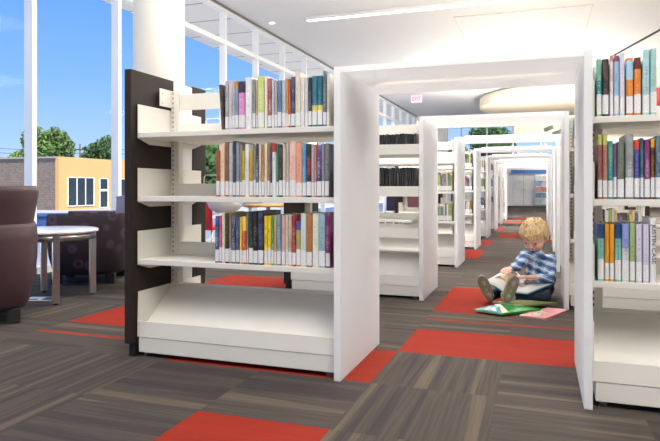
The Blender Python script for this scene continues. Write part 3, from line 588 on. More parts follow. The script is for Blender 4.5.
def tub_chair(loc, rotz, shellm, backm, label, group='tub lounge chairs', w=.39, bh=80):
    """faces local +y; rounded outer shell, higher inner back"""
    root = empty('lounge_chair', loc, rotz, label, 'armchair', group)
    def ring(prof_o, th, a0, a1, n=40, front=.30, zc=None):
        b2 = bmesh.new(); rows = []
        for i in range(n + 1):
            a = a0 + (a1 - a0) * i / n
            ca, sa = math.cos(a), math.sin(a)
            ex_ = 3.2; k = (abs(ca) ** ex_ + abs(sa) ** ex_) ** (-1 / ex_)      # rounded-square plan
            col = []
            for (r, z) in prof_o: col.append(b2.verts.new((ca * k * r, sa * k * r * .96, z)))
            for (r, z) in reversed(prof_o): col.append(b2.verts.new((ca * k * (r - th), sa * k * (r - th) * .96, z - (.0 if z < .2 else .02))))
            rows.append(col)
        m_ = len(rows[0])
        for A, B in zip(rows, rows[1:]):
            for j in range(m_):
                f = b2.faces.new((A[j], A[(j + 1) % m_], B[(j + 1) % m_], B[j])); f.smooth = True
        b2.faces.new(rows[0]); b2.faces.new(rows[-1][::-1])
        bmesh.ops.recalc_face_normals(b2, faces=b2.faces[:]); return b2
    prof = [(w * .80, .085), (w * .86, .12), (w * .95, .25), (w * .995, .4), (w, .53), (w * .985, .6), (w * .955, .62)]
    b = MB(); b.add(ring(prof, .085, rad(-222), rad(42))); b.build('shell', shellm, root)
    b = MB(); b.lathe([(0, .09), (w * .76, .09), (w * .78, .3), (w * .76, .40), (w * .7, .43), (0, .44)], n=32); 
    for v in b.bm.verts: v.co.y = min(v.co.y, w * .72)
    b.build('seat', shellm, root)
    # back: curved pad standing inside the shell
    prof2 = [(w * .88, .42), (w * .92, .6), (w * 1.0, .77), (w * 1.02, .82), (w * 1.01, .845), (w * .97, .857)] if bh > 50 else [(w * .86, .42), (w * .9, .6), (w * .93, .76), (w * .9, .78)]
    b = MB(); b.add(ring(prof2, .11, rad(-90 - bh), rad(-90 + bh), 24)); b.build('backrest', backm, root)
    for sx in (-1, 1):
        for sy in (-1, 1):
            q = MB(); q.box(-.04, .04, -.04, .04, 0, .095, .008); q.build('foot', M['rubber'], root, loc=(sx * w * .6, sy * w * .58, 0))
    return root
tub_chair((-3.41, 2.885, 0), rad(47), M['plum'], M['plum'], 'plain plum leather tub chair cut by the left edge of the picture', w=.355)
tub_chair((-3.89, 4.475, 0), rad(118), M['flower'], M['lilac'], 'dark flowered tub chair behind the round table by the window', bh=13)
def table(loc):
    root = empty('side_table', loc, label='round white-topped table on four square metal legs by the plum chairs', cat='table')
    b = MB(); b.lathe([(0, .505), (.335, .505), (.348, .508), (.352, .518), (.348, .529), (.341, .531), (0, .531)], n=56); b.build('tabletop', M['tabletop'], root)
    b = MB(); b.lathe([(.328, .455), (.328, .505), (.312, .505), (.312, .455), (.328, .455)], n=48); b.build('apron', M['chrome'], root)
    for k in range(4):
        a = rad(45 + 90 * k) + rad(7)
        q = MB(); q.box(-.023, .023, -.023, .023, .012, .506, .003); lg = q.build('leg', M['chrome'], root, loc=(.312 * math.cos(a), .312 * math.sin(a), 0), rotz=a)
        q = MB(); q.cyl((0, 0, 0), (0, 0, .014), .014, n=12); q.build('glide', M['rubber'], lg)
    return root
table((-3.54, 3.63, 0))
b = MB(); b.box(-.11, 0, -.075, .075, 0, .004); b.box(0, .11, -.075, .075, 0, .004, mat=0); b.box(.015, .1, -.06, .06, .004, .0045, mat=1); b.box(-.1, -.02, -.055, -.01, .004, .0045, mat=1)
tag(b.build('magazine', [plain('magazine_paper', (225, 228, 236), .3), plain('magazine_print', (38, 40, 48), .4)], loc=flo(42, 299), rotz=.4), 'open magazine lying on the carpet under the round table', 'magazine')

# chairs glimpsed through the shelves
def small_chair(loc, rotz, pad, label):
    root = empty('chair', loc, rotz, label, 'chair', 'chairs glimpsed between the bookcases')
    for sx in (-1, 1):
        q = MB(); q.cyl((sx * .17, .16, 0), (sx * .16, .15, .4), .012, n=8); q.build('leg', M['frame'], root)
        q = MB(); q.tube([(sx * .17, -.2, 0), (sx * .16, -.16, .4), (sx * .16, -.2, .72)], .012, 8); q.build('leg', M['frame'], root)
    q = MB(); q.box(-.18, .18, -.17, .18, .39, .44, .012); q.build('seat', pad, root)
    q = MB(); q.box(-.145, .145, -.205, -.175, .47, .74, .01); q.build('backrest', pad, root)
    q = MB(); q.box(-.17, .17, -.205, -.185, .72, .75, .006); q.build('top_rail', M['frame'], root)
    return root
small_chair(gpos(389, 9.4, 0), rad(165), plain('purple_cloth', (66, 50, 82), .8), 'purple padded chair with pale frame glimpsed through the second-left bookcase')
small_chair(gpos(411, 10.0, 0), rad(190), plain('maroon_cloth', (110, 70, 76), .8), 'maroon padded chair beside the purple one behind the second-left bookcase')
def bowl_chair(loc, rotz, cush, label):
    root = empty('shell_chair', loc, rotz, label, 'chair', 'white shell chairs by the windows')
    b = MB(); b.lathe([(.03, .565), (.1, .575), (.165, .62), (.2, .70), (.205, .80), (.195, .80), (.188, .70), (.15, .63), (.09, .60), (0, .595)], n=32); b.build('shell', M['paint'], root)
    b = MB(); b.lathe([(0, .60), (.1, .61), (.15, .65), (.13, .68), (0, .69)], n=28); b.build('cushion', cush, root)
    b = MB(); b.lathe([(0, 0), (.2, 0), (.2, .012), (.05, .03), (.022, .06), (.022, .555), (.05, .57), (0, .58)], n=24); b.build('pedestal', M['paint'], root)
p = pt(225, 187, 6.5); bowl_chair((p.x, p.y, 0), 0, plain('olive_cloth', (150, 150, 70), .8), 'white shell swivel chair seen over the lowest near-left shelf, nearest the dark panel')
p = pt(250, 187, 8.3); bowl_chair((p.x, p.y, 0), 0, plain('green_cloth', (120, 140, 70), .8), 'white shell swivel chair right of the other one, behind the lowest near-left shelf')
p = pt(268, 187, 7.4)
root = empty('cafe_table', (p.x, p.y, 0), label='honey wood cafe table glimpsed over the books on the lowest shelf', cat='table')
b = MB(); b.lathe([(0, .61), (.28, .61), (.29, .625), (.28, .64), (0, .64)], n=32); b.build('tabletop', plain('honey_wood', (206, 150, 84), .5, var=.2), root)
b = MB(); b.lathe([(0, 0), (.2, 0), (.2, .012), (.03, .04), (.03, .61)], n=20); b.build('pedestal', M['chrome'], root)
p = pt(207, 187, 7.0)
root = empty('red_chair', (p.x, p.y, 0), label='small red plastic chair glimpsed beside the dark end panel', cat='chair')
mred = plain('red_plastic', (206, 40, 40), .35)
b = MB(); b.box(-.17, .17, -.16, .17, .36, .4, .015); b.build('seat', mred, root)
b = MB(); b.box(-.17, .17, -.18, -.155, .36, .72, .01); b.build('backrest', mred, root)
for sx in (-1, 1):
    for sy in (-1, 1):
        q = MB(); q.cyl((sx * .16, sy * .15, 0), (sx * .14, sy * .13, .37), .011, n=8); q.build('leg', M['chrome'], root)

# ------------------------------------------------------------------ ceiling fittings
Mglow = emit('lamp_diffuser', (255, 250, 240), 2.2)
def alight(name, parent, loc, sx, sy, power, col=(1, 1, 1), up=False, rot=None):
    l = bpy.data.lights.new(name, 'AREA'); l.shape = 'RECTANGLE'; l.size = sx; l.size_y = sy; l.energy = power; l.color = col
    o = bpy.data.objects.new(name, l); COL.objects.link(o); o.location = loc
    if up: o.rotation_euler = (math.pi, 0, 0)
    if parent: o.parent = parent
    return o
# linear slot light
p0, p1 = pt(305, 17, 9.86), pt(505, 0, 8.97)
root = empty('ceiling_lamp', (-1.9, 9.25, CZ), label='long thin white linear light set across the ceiling', cat='ceiling light')
b = MB(); b.box(-1.75, 2.6, -.07, .07, -.045, 0, .004); b.build('housing', M['paint'], root)
b = MB(); b.box(-1.72, 2.57, -.045, .045, -.049, -.044); b.build('diffuser', Mglow, root)
# access panel
root = empty('ceiling_panel', (-.3, 10.7, CZ), label='large flat rectangular access panel flush in the ceiling', cat='ceiling panel')
b = MB(); b.box(-1.02, 1.05, -.71, .71, -.012, 0); b.build('panel', M['ceil'], root)
b = MB()
for q in ((-1.04, 1.07, -.73, -.71), (-1.04, 1.07, .71, .73), (-1.04, -1.02, -.71, .71), (1.05, 1.07, -.71, .71)): b.box(*q, -.014, 0)
b.build('panel_rim', plain('panel_joint', (226, 220, 210), .7), root)
# dark slot diffuser on the right
a_, c_ = flo(614, 55, CZ), flo(690, 13, CZ)
dv = c_ - a_; root_o = MB(); ln = dv.length
root_o.box(-.028, .028, 0, ln, -.012, 0)
o = root_o.build('ceiling_vent', M['black'], loc=(a_.x, a_.y, CZ), rotz=math.atan2(-dv.x, dv.y)); tag(o, 'narrow black slot air diffuser in the ceiling at upper right', 'vent')
for px, py, t_ in ((272, 23, 'small recessed downlight near the windows, left of the linear light'), (434, 50, 'small recessed downlight in the ceiling above the nearest portal')):
    q = flo(px, py, CZ); root = empty('downlight', (q.x, q.y, CZ), label=t_, cat='ceiling light', group='recessed downlights')
    b = MB(); b.lathe([(.05, -.004), (.075, -.008), (.08, 0)], n=24); b.build('trim_ring', M['paint'], root)
    b = MB(); b.lathe([(0, -.003), (.05, -.004)], n=24); b.build('lens', Mglow, root)
# round drum soffit hanging over the far aisle
q0 = pt(484, 97, 17.5)
b = MB(); b.lathe([(2.5, 0), (2.5, .28), (2.42, .33), (2.3, .36)], n=64); b.lathe([(0, 0), (2.5, 0)], n=64)
o = b.build('ceiling_drum', M['cream'], loc=(.72, 19.4, 3.28)); tag(o, 'large round cream drum soffit hanging under the far ceiling', 'ceiling drum')
# exit sign
q = pt(416.5, 99, 17.0); root = empty('exit_sign', q, YAW * .0, 'pale pink lit exit sign hanging below the ceiling near the far windows', 'sign')
b = MB(); b.box(-.15, .15, -.02, .02, -.1, .1, .004); b.build('sign_box', emit('sign_face', (246, 178, 188), .62), root)
b = MB(); b.cyl((0, 0, .1), (0, 0, CZ - q.z), .01, n=8); b.build('stem', M['paint'], root)
cu = bpy.data.curves.new('exit', 'FONT'); cu.body = 'EXIT'; cu.size = .14; cu.align_x = 'CENTER'; cu.align_y = 'CENTER'; cu.extrude = .002
to = bpy.data.objects.new('tmp_exit', cu); COL.objects.link(to); bpy.context.view_layer.update()
me = bpy.data.meshes.new_from_object(to.evaluated_get(bpy.context.evaluated_depsgraph_get())); bpy.data.objects.remove(to); me.materials.append(emit('sign_letters', (222, 60, 90), .7))
ko = bpy.data.objects.new('lettering', me); COL.objects.link(ko); ko.parent = root; ko.rotation_euler = (rad(90), 0, 0); ko.location = (0, -.022, 0); ko.scale = (.85, 1.1, 1)
# cylinder spotlights far down the aisle
for px, py, t_ in ((549, 128.5, 'upper'), (557.5, 132.5, 'lower')):
    q = pt(px, py, 22); root = empty('spotlight', q, label=f'grey cylinder spotlight hanging far down the aisle, {t_} of the pair', cat='spotlight', group='pair of cylinder spotlights')
    b = MB(); b.cyl((-.17, 0, -.06), (.15, 0, .06), .075, n=20); b.build('can', plain('pale_grey_metal', (190, 192, 192), .4), root)
    b = MB(); b.cyl((.1, 0, .03), (.1, 0, CZ - q.z), .012, n=8); b.build('stem', M['paint'], root)
    sl = bpy.data.lights.new('light_source', 'SPOT'); sl.energy = 260; sl.spot_size = rad(80); sl.spot_blend = .6; sl.color = (1, .93, .8); sl.shadow_soft_size = .06
    lo = bpy.data.objects.new('light_source', sl); COL.objects.link(lo); lo.parent = root; lo.location = (-.02, .12, .08); lo.rotation_euler = Vector((.1, 1, .16)).to_track_quat('-Z', 'Y').to_euler()
# red drum pendant on the far right
q = pt(661, 97, 9.5); root = empty('pendant_lamp', q, label='red drum pendant lamp behind the books on the near-right top shelf', cat='pendant lamp')
b = MB(); b.lathe([(.2, -.16), (.2, .14), (.19, .14), (.19, -.16), (.2, -.16)], n=32); b.build('shade', plain('red_shade', (226, 92, 88), .7), root)
b = MB(); b.cyl((0, 0, .12), (0, 0, CZ - q.z), .006, n=8); b.cyl((-.19, 0, .12), (.19, 0, .12), .004, n=6); b.build('cord', M['rubber'], root)
# big ceiling panels added out of view to light the reading area and aisle
def lum(x, y, w, l, power, label):
    root = empty('ceiling_fill_panel', (x, y, CZ), label=label, cat='ceiling light', group='added ceiling fill panels')
    b = MB(); b.box(-w / 2 - .03, w / 2 + .03, -l / 2 - .03, l / 2 + .03, -.03, 0); b.build('frame', M['paint'], root)
    b = MB(); b.box(-w / 2, w / 2, -l / 2, l / 2, -.036, -.03); b.build('diffuser', Mglow, root)
    alight('light_source', root, (0, 0, -.045), w, l, power, (1, .97, .92))
lum(-2.2, 1.0, 1.6, 2.4, 38, 'added ceiling fill panel over the lounge side, nearest')
lum(1.2, .2, 1.6, 2.4, 95, 'added ceiling fill panel behind the camera on the right')
lum(-1.6, 5.4, 1.6, 2.0, 60, 'added ceiling fill panel over the second left bookcase')
lum(2.4, 5.4, 1.6, 2.0, 70, 'added ceiling fill panel over the second right bookcase')
lum(-.4, 7.0, 1.6, 2.2, 85, 'added ceiling fill panel over the aisle by the third portal')
lum(-.3, 15.2, 3.2, 1.4, 400, 'wide added ceiling fill panel over the middle of the aisle')
lum(4.9, 20.0, 2.2, 4.0, 420, 'added ceiling fill panel over the right side of the far aisle')
lum(4.2, 11.0, 2.0, 3.0, 200, 'added ceiling fill panel over the right-hand bookcases')
# warm unseen troughs added on the portal tops to brighten the ceiling
for k in range(8):
    root = empty('fill_uplight', (-.33, YR[k] + .34, 1.376), label=f'slim white fill trough added on top of the {ORD[k + 1]} portal frame', cat='fill_uplight', group='added fill lights on the portals')
    b = MB(); b.box(-.45, .45, -.05, .05, 0, .03, .003); b.build('trough', M['paint'], root)
    b = MB(); b.box(-.44, .44, -.04, .04, .03, .033); b.build('diffuser', Mglow, root)
    alight('light_source', root, (0, 0, .04), .86, .08, (105, 105, 28, 9, 9, 20, 75, 230)[k], (1, .84, .62) if 1 < k < 5 else (1, .93, .82), up=True)

# ------------------------------------------------------------------ far end of the aisle
d0, d1 = onY(512, YF - .05), onY(535, YF - .05)
b = MB(); b.box(d0, d1, YF - .05, YF, .02, 1.38); b.box((d0 + d1) / 2 - .006, (d0 + d1) / 2 + .006, YF - .055, YF - .045, .02, 1.38, mat=1)
dr = struct(b.build('door_1', [plain('door_paint', (222, 220, 218), .5), M['grey']]))
for sx in (-.06, .06):
    q = MB(); q.cyl(((d0 + d1) / 2 + sx, YF - .09, .65), ((d0 + d1) / 2 + sx, YF - .09, .82), .012, n=8); q.build('door_handle', M['chrome'], dr)
b = MB(); b.box(onY(511, YF - .3), onY(547.5, YF - .3), YF - .34, YF - .26, 1.46, 1.61, .01)
tag(b.build('sign_band', plain('blue_sign', (44, 104, 190), .5)), 'long blue band sign above the far door', 'sign')
root = empty('display_rack', ((onY(535, YF - .3) + onY(548, YF - .3)) / 2, YF - .3, 0), label='white display rack of colourful covers beside the far door', cat='rack')
hw = (onY(548, YF - .3) - onY(535, YF - .3)) / 2
b = MB(); b.box(-hw, hw, .1, .16, 0, 1.42)
for z in (.08, .34, .60, .86, 1.12): b.box(-hw, hw, -.12, .1, z, z + .03)
b.build('rack_frame', M['paint'], root)
rc = [(150, 170, 150), (200, 205, 210), (70, 100, 150), (90, 130, 170), (214, 140, 120), (196, 120, 90), (130, 150, 190), (200, 190, 200), (190, 200, 214), (206, 196, 190)]
for zi, z in enumerate((.11, .37, .63, .89, 1.15)):
    for k in range(2):
        q = MB(); w = hw * .8; q.box(-w / 2, w / 2, -.012, .012, 0, .2)
        o = q.build('book', book_mat(rc[(zi * 2 + k) % 10], W_), loc=(root.location.x + (k - .5) * hw * 1.0, YF - .365, z + .001), )
        tag(o, f"picture book facing out on the {['bottom', 'second', 'third', 'fourth', 'top'][zi]} tier of the far rack, {['left', 'right'][k]} one", 'book', 'face-out books on the far rack')

# ------------------------------------------------------------------ the boy reading on the floor
def remesh(name, mb, mats, parent, vox, sm=4, matfn=None):
    me = bpy.data.meshes.new('tmp'); mb.bm.to_mesh(me); mb.bm.free()
    o = bpy.data.objects.new('tmp', me); COL.objects.link(o)
    md = o.modifiers.new('r', 'REMESH'); md.mode = 'VOXEL'; md.voxel_size = vox; md.use_smooth_shade = True
    if sm:
        s = o.modifiers.new('s', 'SMOOTH'); s.factor = .5; s.iterations = sm
    bpy.context.view_layer.update()
    m2 = bpy.data.meshes.new_from_object(o.evaluated_get(bpy.context.evaluated_depsgraph_get()))
    bpy.data.objects.remove(o)
    m2.name = name; m2.materials.clear()
    for m in (mats if isinstance(mats, (list, tuple)) else [mats]): m2.materials.append(m)
    for p_ in m2.polygons:
        p_.use_smooth = True
        if matfn: p_.material_index = matfn(p_.center)
    r = bpy.data.objects.new(name, m2); COL.objects.link(r); r.parent = parent
    return r
M['skin'] = plain('skin', (232, 182, 160), .5, var=.04, vscale=30)
M['lip'] = plain('lips', (196, 108, 104), .5)
M['jeans'] = plain('navy_denim', (34, 42, 62), .85, bump=.2, bscale=500, var=.2, vscale=60)
M['sole'] = plain('shoe_sole', (124, 114, 100), .8, var=.15, vscale=60)
M['shoe'] = plain('shoe_canvas', (150, 138, 118), .8, var=.1)
M['sock'] = plain('sock_cloth', (226, 222, 214), .9)
def hair_mat():
    m, nt, b = new_mat('blond_hair')
    tc = N(nt, 'ShaderNodeTexCoord'); mp = N(nt, 'ShaderNodeMapping'); mp.inputs['Scale'].default_value = (34, 34, 6); nt.links.new(tc.outputs['Object'], mp.inputs[0])
    n = N(nt, 'ShaderNodeTexNoise'); n.inputs['Scale'].default_value = 3; n.inputs['Detail'].default_value = 4; nt.links.new(mp.outputs[0], n.inputs['Vector'])
    r = N(nt, 'ShaderNodeValToRGB'); r.color_ramp.elements[0].position = .32; r.color_ramp.elements[1].position = .68
    r.color_ramp.elements[0].color = lin((176, 136, 88)); r.color_ramp.elements[1].color = lin((226, 198, 150)); nt.links.new(n.outputs['Fac'], r.inputs['Fac']); nt.links.new(r.outputs['Color'], b.inputs['Base Color'])
    bp = N(nt, 'ShaderNodeBump'); bp.inputs['Strength'].default_value = .6; bp.inputs['Distance'].default_value = .004; nt.links.new(n.outputs['Fac'], bp.inputs['Height']); nt.links.new(bp.outputs['Normal'], b.inputs['Normal']); b.inputs['Roughness'].default_value = .5
    return m
M['hair'] = hair_mat()
def plaid_mat():
    m, nt, b = new_mat('blue_plaid_cotton')
    tc = N(nt, 'ShaderNodeTexCoord'); mp = N(nt, 'ShaderNodeMapping'); mp.inputs['Rotation'].default_value = (rad(8), rad(-22), YAW + .25); nt.links.new(tc.outputs['Object'], mp.inputs[0])
    sp = N(nt, 'ShaderNodeSeparateXYZ'); nt.links.new(mp.outputs[0], sp.inputs[0])
    def stripe(sock, per, lo, hi, off=0.0):
        q = N(nt, 'ShaderNodeMath', operation='MULTIPLY_ADD'); q.inputs[1].default_value = 1 / per; q.inputs[2].default_value = off + 40; nt.links.new(sock, q.inputs[0])
        f = N(nt, 'ShaderNodeMath', operation='FRACT'); nt.links.new(q.outputs[0], f.inputs[0])
        a = N(nt, 'ShaderNodeMath', operation='GREATER_THAN'); a.inputs[1].default_value = lo; nt.links.new(f.outputs[0], a.inputs[0])
        c = N(nt, 'ShaderNodeMath', operation='LESS_THAN'); c.inputs[1].default_value = hi; nt.links.new(f.outputs[0], c.inputs[0])
        k = N(nt, 'ShaderNodeMath', operation='MULTIPLY'); nt.links.new(a.outputs[0], k.inputs[0]); nt.links.new(c.outputs[0], k.inputs[1]); return k.outputs[0]
    cur = None
    def over(col, fac, amt):
        nonlocal cur
        g = N(nt, 'ShaderNodeMath', operation='MULTIPLY'); g.inputs[1].default_value = amt; nt.links.new(fac, g.inputs[0])
        x = N(nt, 'ShaderNodeMix', data_type='RGBA'); nt.links.new(g.outputs[0], x.inputs['Factor'])
        if cur is None: x.inputs['A'].default_value = lin((126, 168, 214))
        else: nt.links.new(cur, x.inputs['A'])
        x.inputs['B'].default_value = lin(col); cur = x.outputs['Result']
    P = .056
    for ax in ('X', 'Z'):
        over((24, 50, 110), stripe(sp.outputs[ax], P, .0, .36), .68)
        over((236, 240, 244), stripe(sp.outputs[ax], P, .58, .76), .62)
        over((206, 206, 150), stripe(sp.outputs[ax], P, .44, .49), .4)
    nt.links.new(cur, b.inputs['Base Color']); b.inputs['Roughness'].default_value = .85
    return m
M['plaid'] = plaid_mat()
B0 = pt(541, 288, 4.62); B0.z = 0
boy = empty('person', B0, label='small blond child in a blue plaid shirt sitting on the carpet reading an open book', cat='person')
def L(px, py, d): return pt(px, py, d) - B0           # body landmark relative to the seat
Rv, Fv, Uv = Vector((cs, sn, 0)), Vector((-sn, cs, 0)), Vector((0, 0, 1))
hip = L(541, 287.5, 4.64); waist = L(541.5, 276, 4.62); chest = L(539.5, 264.5, 4.58); neck0 = L(537, 252.5, 4.545); hc = L(534.5, 234.5, 4.50)
f_ = (-.62 * Rv - .58 * Fv - .62 * Uv).normalized(); u_ = (Uv - f_ * f_.z).normalized(); r_ = f_.cross(u_)
HM = Matrix((r_, f_, u_)).transposed()                  # head axes -> world
def hd(x, y, z): return hc + r_ * x + f_ * y + u_ * z
shN, shF = L(550.5, 259.5, 4.62), L(525, 256, 4.53)     # near the panel / towards the aisle
elN, elF = L(549, 279, 4.46), L(517.5, 266, 4.40)
wrN, wrF = L(530, 277, 4.37), L(511, 268.5, 4.38)
knA, anA = L(514, 285.5, 4.52), L(490.5, 296, 4.43)     # straight leg under the book
knB, anB = L(545, 295.5, 4.43), L(514, 297, 4.385)      # bent leg
b = MB()
b.ball(hip, .078, (1.15, 1, .95)); b.cap(hip, .07, waist, .066); b.cap(waist, .066, chest, .072); b.cap(chest, .066, neck0, .042)
b.cap(neck0, .034, hd(0, -.02, -.05), .034)
b.ball(hc, .096, (.93, 1.02, 1.0), HM); b.ball(hd(0, .034, -.045), .062, (.92, .82, .95), HM); b.ball(hd(0, .062, -.084), .022, (1.1, 1, .9), HM)
b.ball(hd(.036, .05, -.052), .036, mtx=HM); b.ball(hd(-.036, .05, -.052), .036, mtx=HM)          # cheeks
b.ball(hd(0, .096, -.044), .0125, (1, 1, .9), HM); b.cap(hd(0, .09, -.014), .007, hd(0, .098, -.04), .009)   # nose
b.ball(hd(0, .088, -.071), .011, (1.7, .7, .6), HM); b.ball(hd(0, .084, -.079), .010, (1.5, .7, .6), HM)     # lips
for s in (-1, 1): b.ball(hd(s * .091, -.01, -.03), .022, (.35, .75, 1.15), HM)                 # ears
for a, e, w_ in ((shN, elN, wrN), (shF, elF, wrF)):
    b.cap(chest + (a - chest) * .6, .045, a, .036); b.cap(a, .034, e, .027); b.cap(e, .026, w_, .018)
for k, an in ((knA, anA), (knB, anB)):
    b.cap(hip, .062, k, .044); b.cap(k, .042, an, .026)
def hand(w_, dirv, down, span):
    d = dirv.normalized(); n = down.normalized(); t = d.cross(n).normalized() * span
    pc = w_ + d * .03
    for q in (-.014, -.005, .005, .014): b.cap(w_ + t * q * .6, .0125, w_ + d * .045 + t * q, .0105, 10)
    for q, ln in ((-.018, .034), (-.006, .042), (.006, .040), (.018, .031)):
        k0 = w_ + d * .05 + t * q; k1 = k0 + d * ln * .55 + n * .004; k2 = k1 + d * ln * .4 + n * .014
        b.cap(k0, .0068, k1, .0062, 8); b.cap(k1, .0062, k2, .0052, 8)
    k0 = w_ + d * .012 - t * .014; k1 = k0 + d * .022 - t * .02 + n * .004; b.cap(k0, .008, k1, .0068, 8); b.cap(k1, .0068, k1 + d * .018 + n * .01, .0056, 8)
hand(wrN, -Rv * 1 + Fv * .05 + Uv * .06, -Uv, 1); hand(wrF, -Rv * .75 - Fv * .35 - Uv * .1, -Uv * .9 + Fv * .3, -1)
body = remesh('body', b, [M['skin'], M['lip']], boy, .0042, 3, lambda c: 1 if (c - hd(0, .094, -.075)).length < .0165 else 0)
# eyes looking down, brows
for s in (-1, 1):
    b = MB(); b.ball(hd(s * .034, .083, -.017), .0135, (1.1, .6, .55), HM, seg=12, ring=8); b.build('eye', plain('eye_lashes', (92, 62, 50), .5) if s < 0 else bpy.data.materials['eye_lashes'], body)
    b = MB(); b.cap(hd(s * .02, .089, .006), .0035, hd(s * .05, .075, .006), .003, 8); b.build('eyebrow', M['hair'], body)
# hair: bowl cut
b = MB()
b.ball(hd(0, -.012, .018), .110, (.98, 1.02, .95), HM, seg=28, ring=20)
rh = random.Random(11)
for k in range(90):
    v = Vector((rh.gauss(0, 1), rh.gauss(0, 1), rh.gauss(0, 1))).normalized()
    if v.z < -.35: continue
    b.ball(hd(v.x * .100, v.y * .102 - .012, v.z * .095 + .018), .014, (.8, .8, 1.9), HM, seg=8, ring=6)
for s in (-1, 1): b.cap(hd(s * .088, .02, .01), .02, hd(s * .088, .012, -.022), .010)
for k in range(9): 
    x = -.07 + .14 * k / 8; b.cap(hd(x, .085 - abs(x) * .5, .05), .018, hd(x * 1.02, .09 - abs(x) * .42, .022 + .004 * (k % 2)), .008)
# trim away the face opening
bmv = b.bm
hair_mb = b
hair = remesh('hair', hair_mb, [M['hair']], boy, .0042, 2)
bm = bmesh.new(); bm.from_mesh(hair.data); kill = []
for v in bm.verts:
    q = v.co - hc; x, y, z = q.dot(r_), q.dot(f_), q.dot(u_)
    low = -.055 if y < -.02 else (-.03 if y < .035 else .018)
    if z < low: kill.append(v)
bmesh.ops.delete(bm, geom=kill, context='VERTS'); bm.to_mesh(hair.data); bm.free()
so_ = hair.modifiers.new('thick', 'SOLIDIFY'); so_.thickness = .012; so_.offset = -1
# shirt
b = MB()
b.ball(waist - Uv * .02, .094, (1.16, 1, .9)); b.cap(waist - Rv * .012, .092, chest, .09); b.cap(waist - Rv * .074 - Fv * .02 - Uv * .02, .06, chest - Rv * .05 - Fv * .01, .058); b.cap(chest, .08, neck0 - Uv * .012, .048)
b.cap(chest + (shN - chest) * .4, .062, shN, .047); b.cap(chest + (shF - chest) * .4, .062, shF, .047)
for a, e, w_, q in ((shN, elN, wrN, .55), (shF, elF, wrF, .62)):
    b.cap(a, .046, e, .039); b.cap(e, .038, e.lerp(w_, q), .031)
    cpos = e.lerp(w_, q); b.cyl(e.lerp(w_, q - .14), e.lerp(w_, q + .06), .035, .034)
shirt = remesh('shirt', b, [M['plaid']], boy, .005, 4)
b = MB()
cn = neck0 + Uv * .012 + f_ * .004
b.lathe([(.046, .004), (.052, .0), (.074, -.034), (.068, -.036), (.046, -.006)], n=24)
bmesh.ops.transform(b.bm, matrix=Matrix.Translation(cn) @ Matrix.Rotation(rad(10), 4, 'Y'), verts=b.bm.verts[:]); b.build('collar', M['plaid'], shirt)
# jeans
b = MB(); b.ball(hip, .087, (1.15, 1, .95)); b.cap(hip, .08, waist - Uv * .03, .078)
for k, an, q in ((knA, anA, .93), (knB, anB, .9)):
    b.cap(hip, .068, k, .047); b.cap(k, .047, k.lerp(an, q), .038)
for v in b.bm.verts: v.co.z = max(v.co.z, .004)
remesh('jeans', b, [M['jeans']], boy, .005, 3)
# shoes: soles face the camera
for nm, top, bot, an in (('a', L(480.5, 276.5, 4.27), L(491.5, 300.5, 4.31), anA), ('b', L(516.5, 276.5, 4.20), L(506, 302.8, 4.22), anB)):
    ax = (top - bot).normalized(); ln = (top - bot).length; nrm = -Fv - Rv * (.15 if nm == 'a' else -.1); nrm = (nrm - ax * nrm.dot(ax)).normalized(); sd = ax.cross(nrm)
    SMx = Matrix((sd, ax, nrm)).transposed(); mid = (top + bot) / 2
    pr = []
    for i in range(28):
        t = 2 * math.pi * i / 28; y = -math.cos(t) * ln / 2; w_ = .036 + .010 * (y / ln + .2); k = (1 - abs(math.cos(t)) ** 3.2) ** .5
        pr.append(mid + SMx @ Vector((math.copysign(1, math.sin(t)) * w_ * k if abs(math.sin(t)) > 1e-6 else 0, y, 0)))
    sh = MB()
    for c, r0, sc in ((Vector((0, ln * .22, -.03)), .045, (.85, 1.2, .75)), (Vector((0, -ln * .05, -.035)), .043, (.8, 1.3, .85)), (Vector((0, -ln * .28, -.04)), .042, (.85, 1.1, 1.1))): sh.ball(mid + SMx @ c, r0, sc, SMx)
    so2 = remesh('shoe', sh, [M['shoe']], boy, .005, 3)
    q = MB(); q.poly([p_ - nrm * .016 for p_ in pr], nrm * .016); q.build('sole', M['sole'], so2)
    q = MB()
    for k in range(3): 
        c = mid + SMx @ Vector((0, ln * (.16 - .07 * k), -.068 - .004 * k)); q.cap(c - sd * .022, .004, c + sd * .022, .004, 6)
    q.build('laces', M['sock'], so2)
    q = MB(); q.cap(mid + SMx @ Vector((0, -ln * .3, -.06)), .031, an + (an - mid) * .25, .030); q.build('sock', M['sock'], boy)
# open book on the lap
def art_mat(name, cols, sc):
    m, nt, b = new_mat(name)
    tc = N(nt, 'ShaderNodeTexCoord'); n = N(nt, 'ShaderNodeTexNoise'); n.inputs['Scale'].default_value = sc; n.inputs['Detail'].default_value = 3; nt.links.new(tc.outputs['Object'], n.inputs['Vector'])
    r = N(nt, 'ShaderNodeValToRGB'); e = r.color_ramp.elements; e[0].position = .3; e[0].color = lin(cols[0]); e[1].position = .7; e[1].color = lin(cols[-1])
    for i, c in enumerate(cols[1:-1]): q = e.new(.3 + .4 * (i + 1) / (len(cols) - 1)); q.color = lin(c)
    nt.links.new(n.outputs['Fac'], r.inputs['Fac']); nt.links.new(r.outputs['Color'], b.inputs['Base Color']); b.inputs['Roughness'].default_value = .35
    return m
gA, gB = L(503, 290.5, 4.36), L(520.5, 275.5, 4.58)      # gutter near / far
lA, lB = L(486, 280.5, 4.36), L(506.5, 269.3, 4.56)
rA, rB = L(527.5, 292, 4.33), L(552, 282, 4.45)
bk = empty('open_book', B0 + gA, label='open picture book with white illustrated pages on the lap of the child', cat='book')
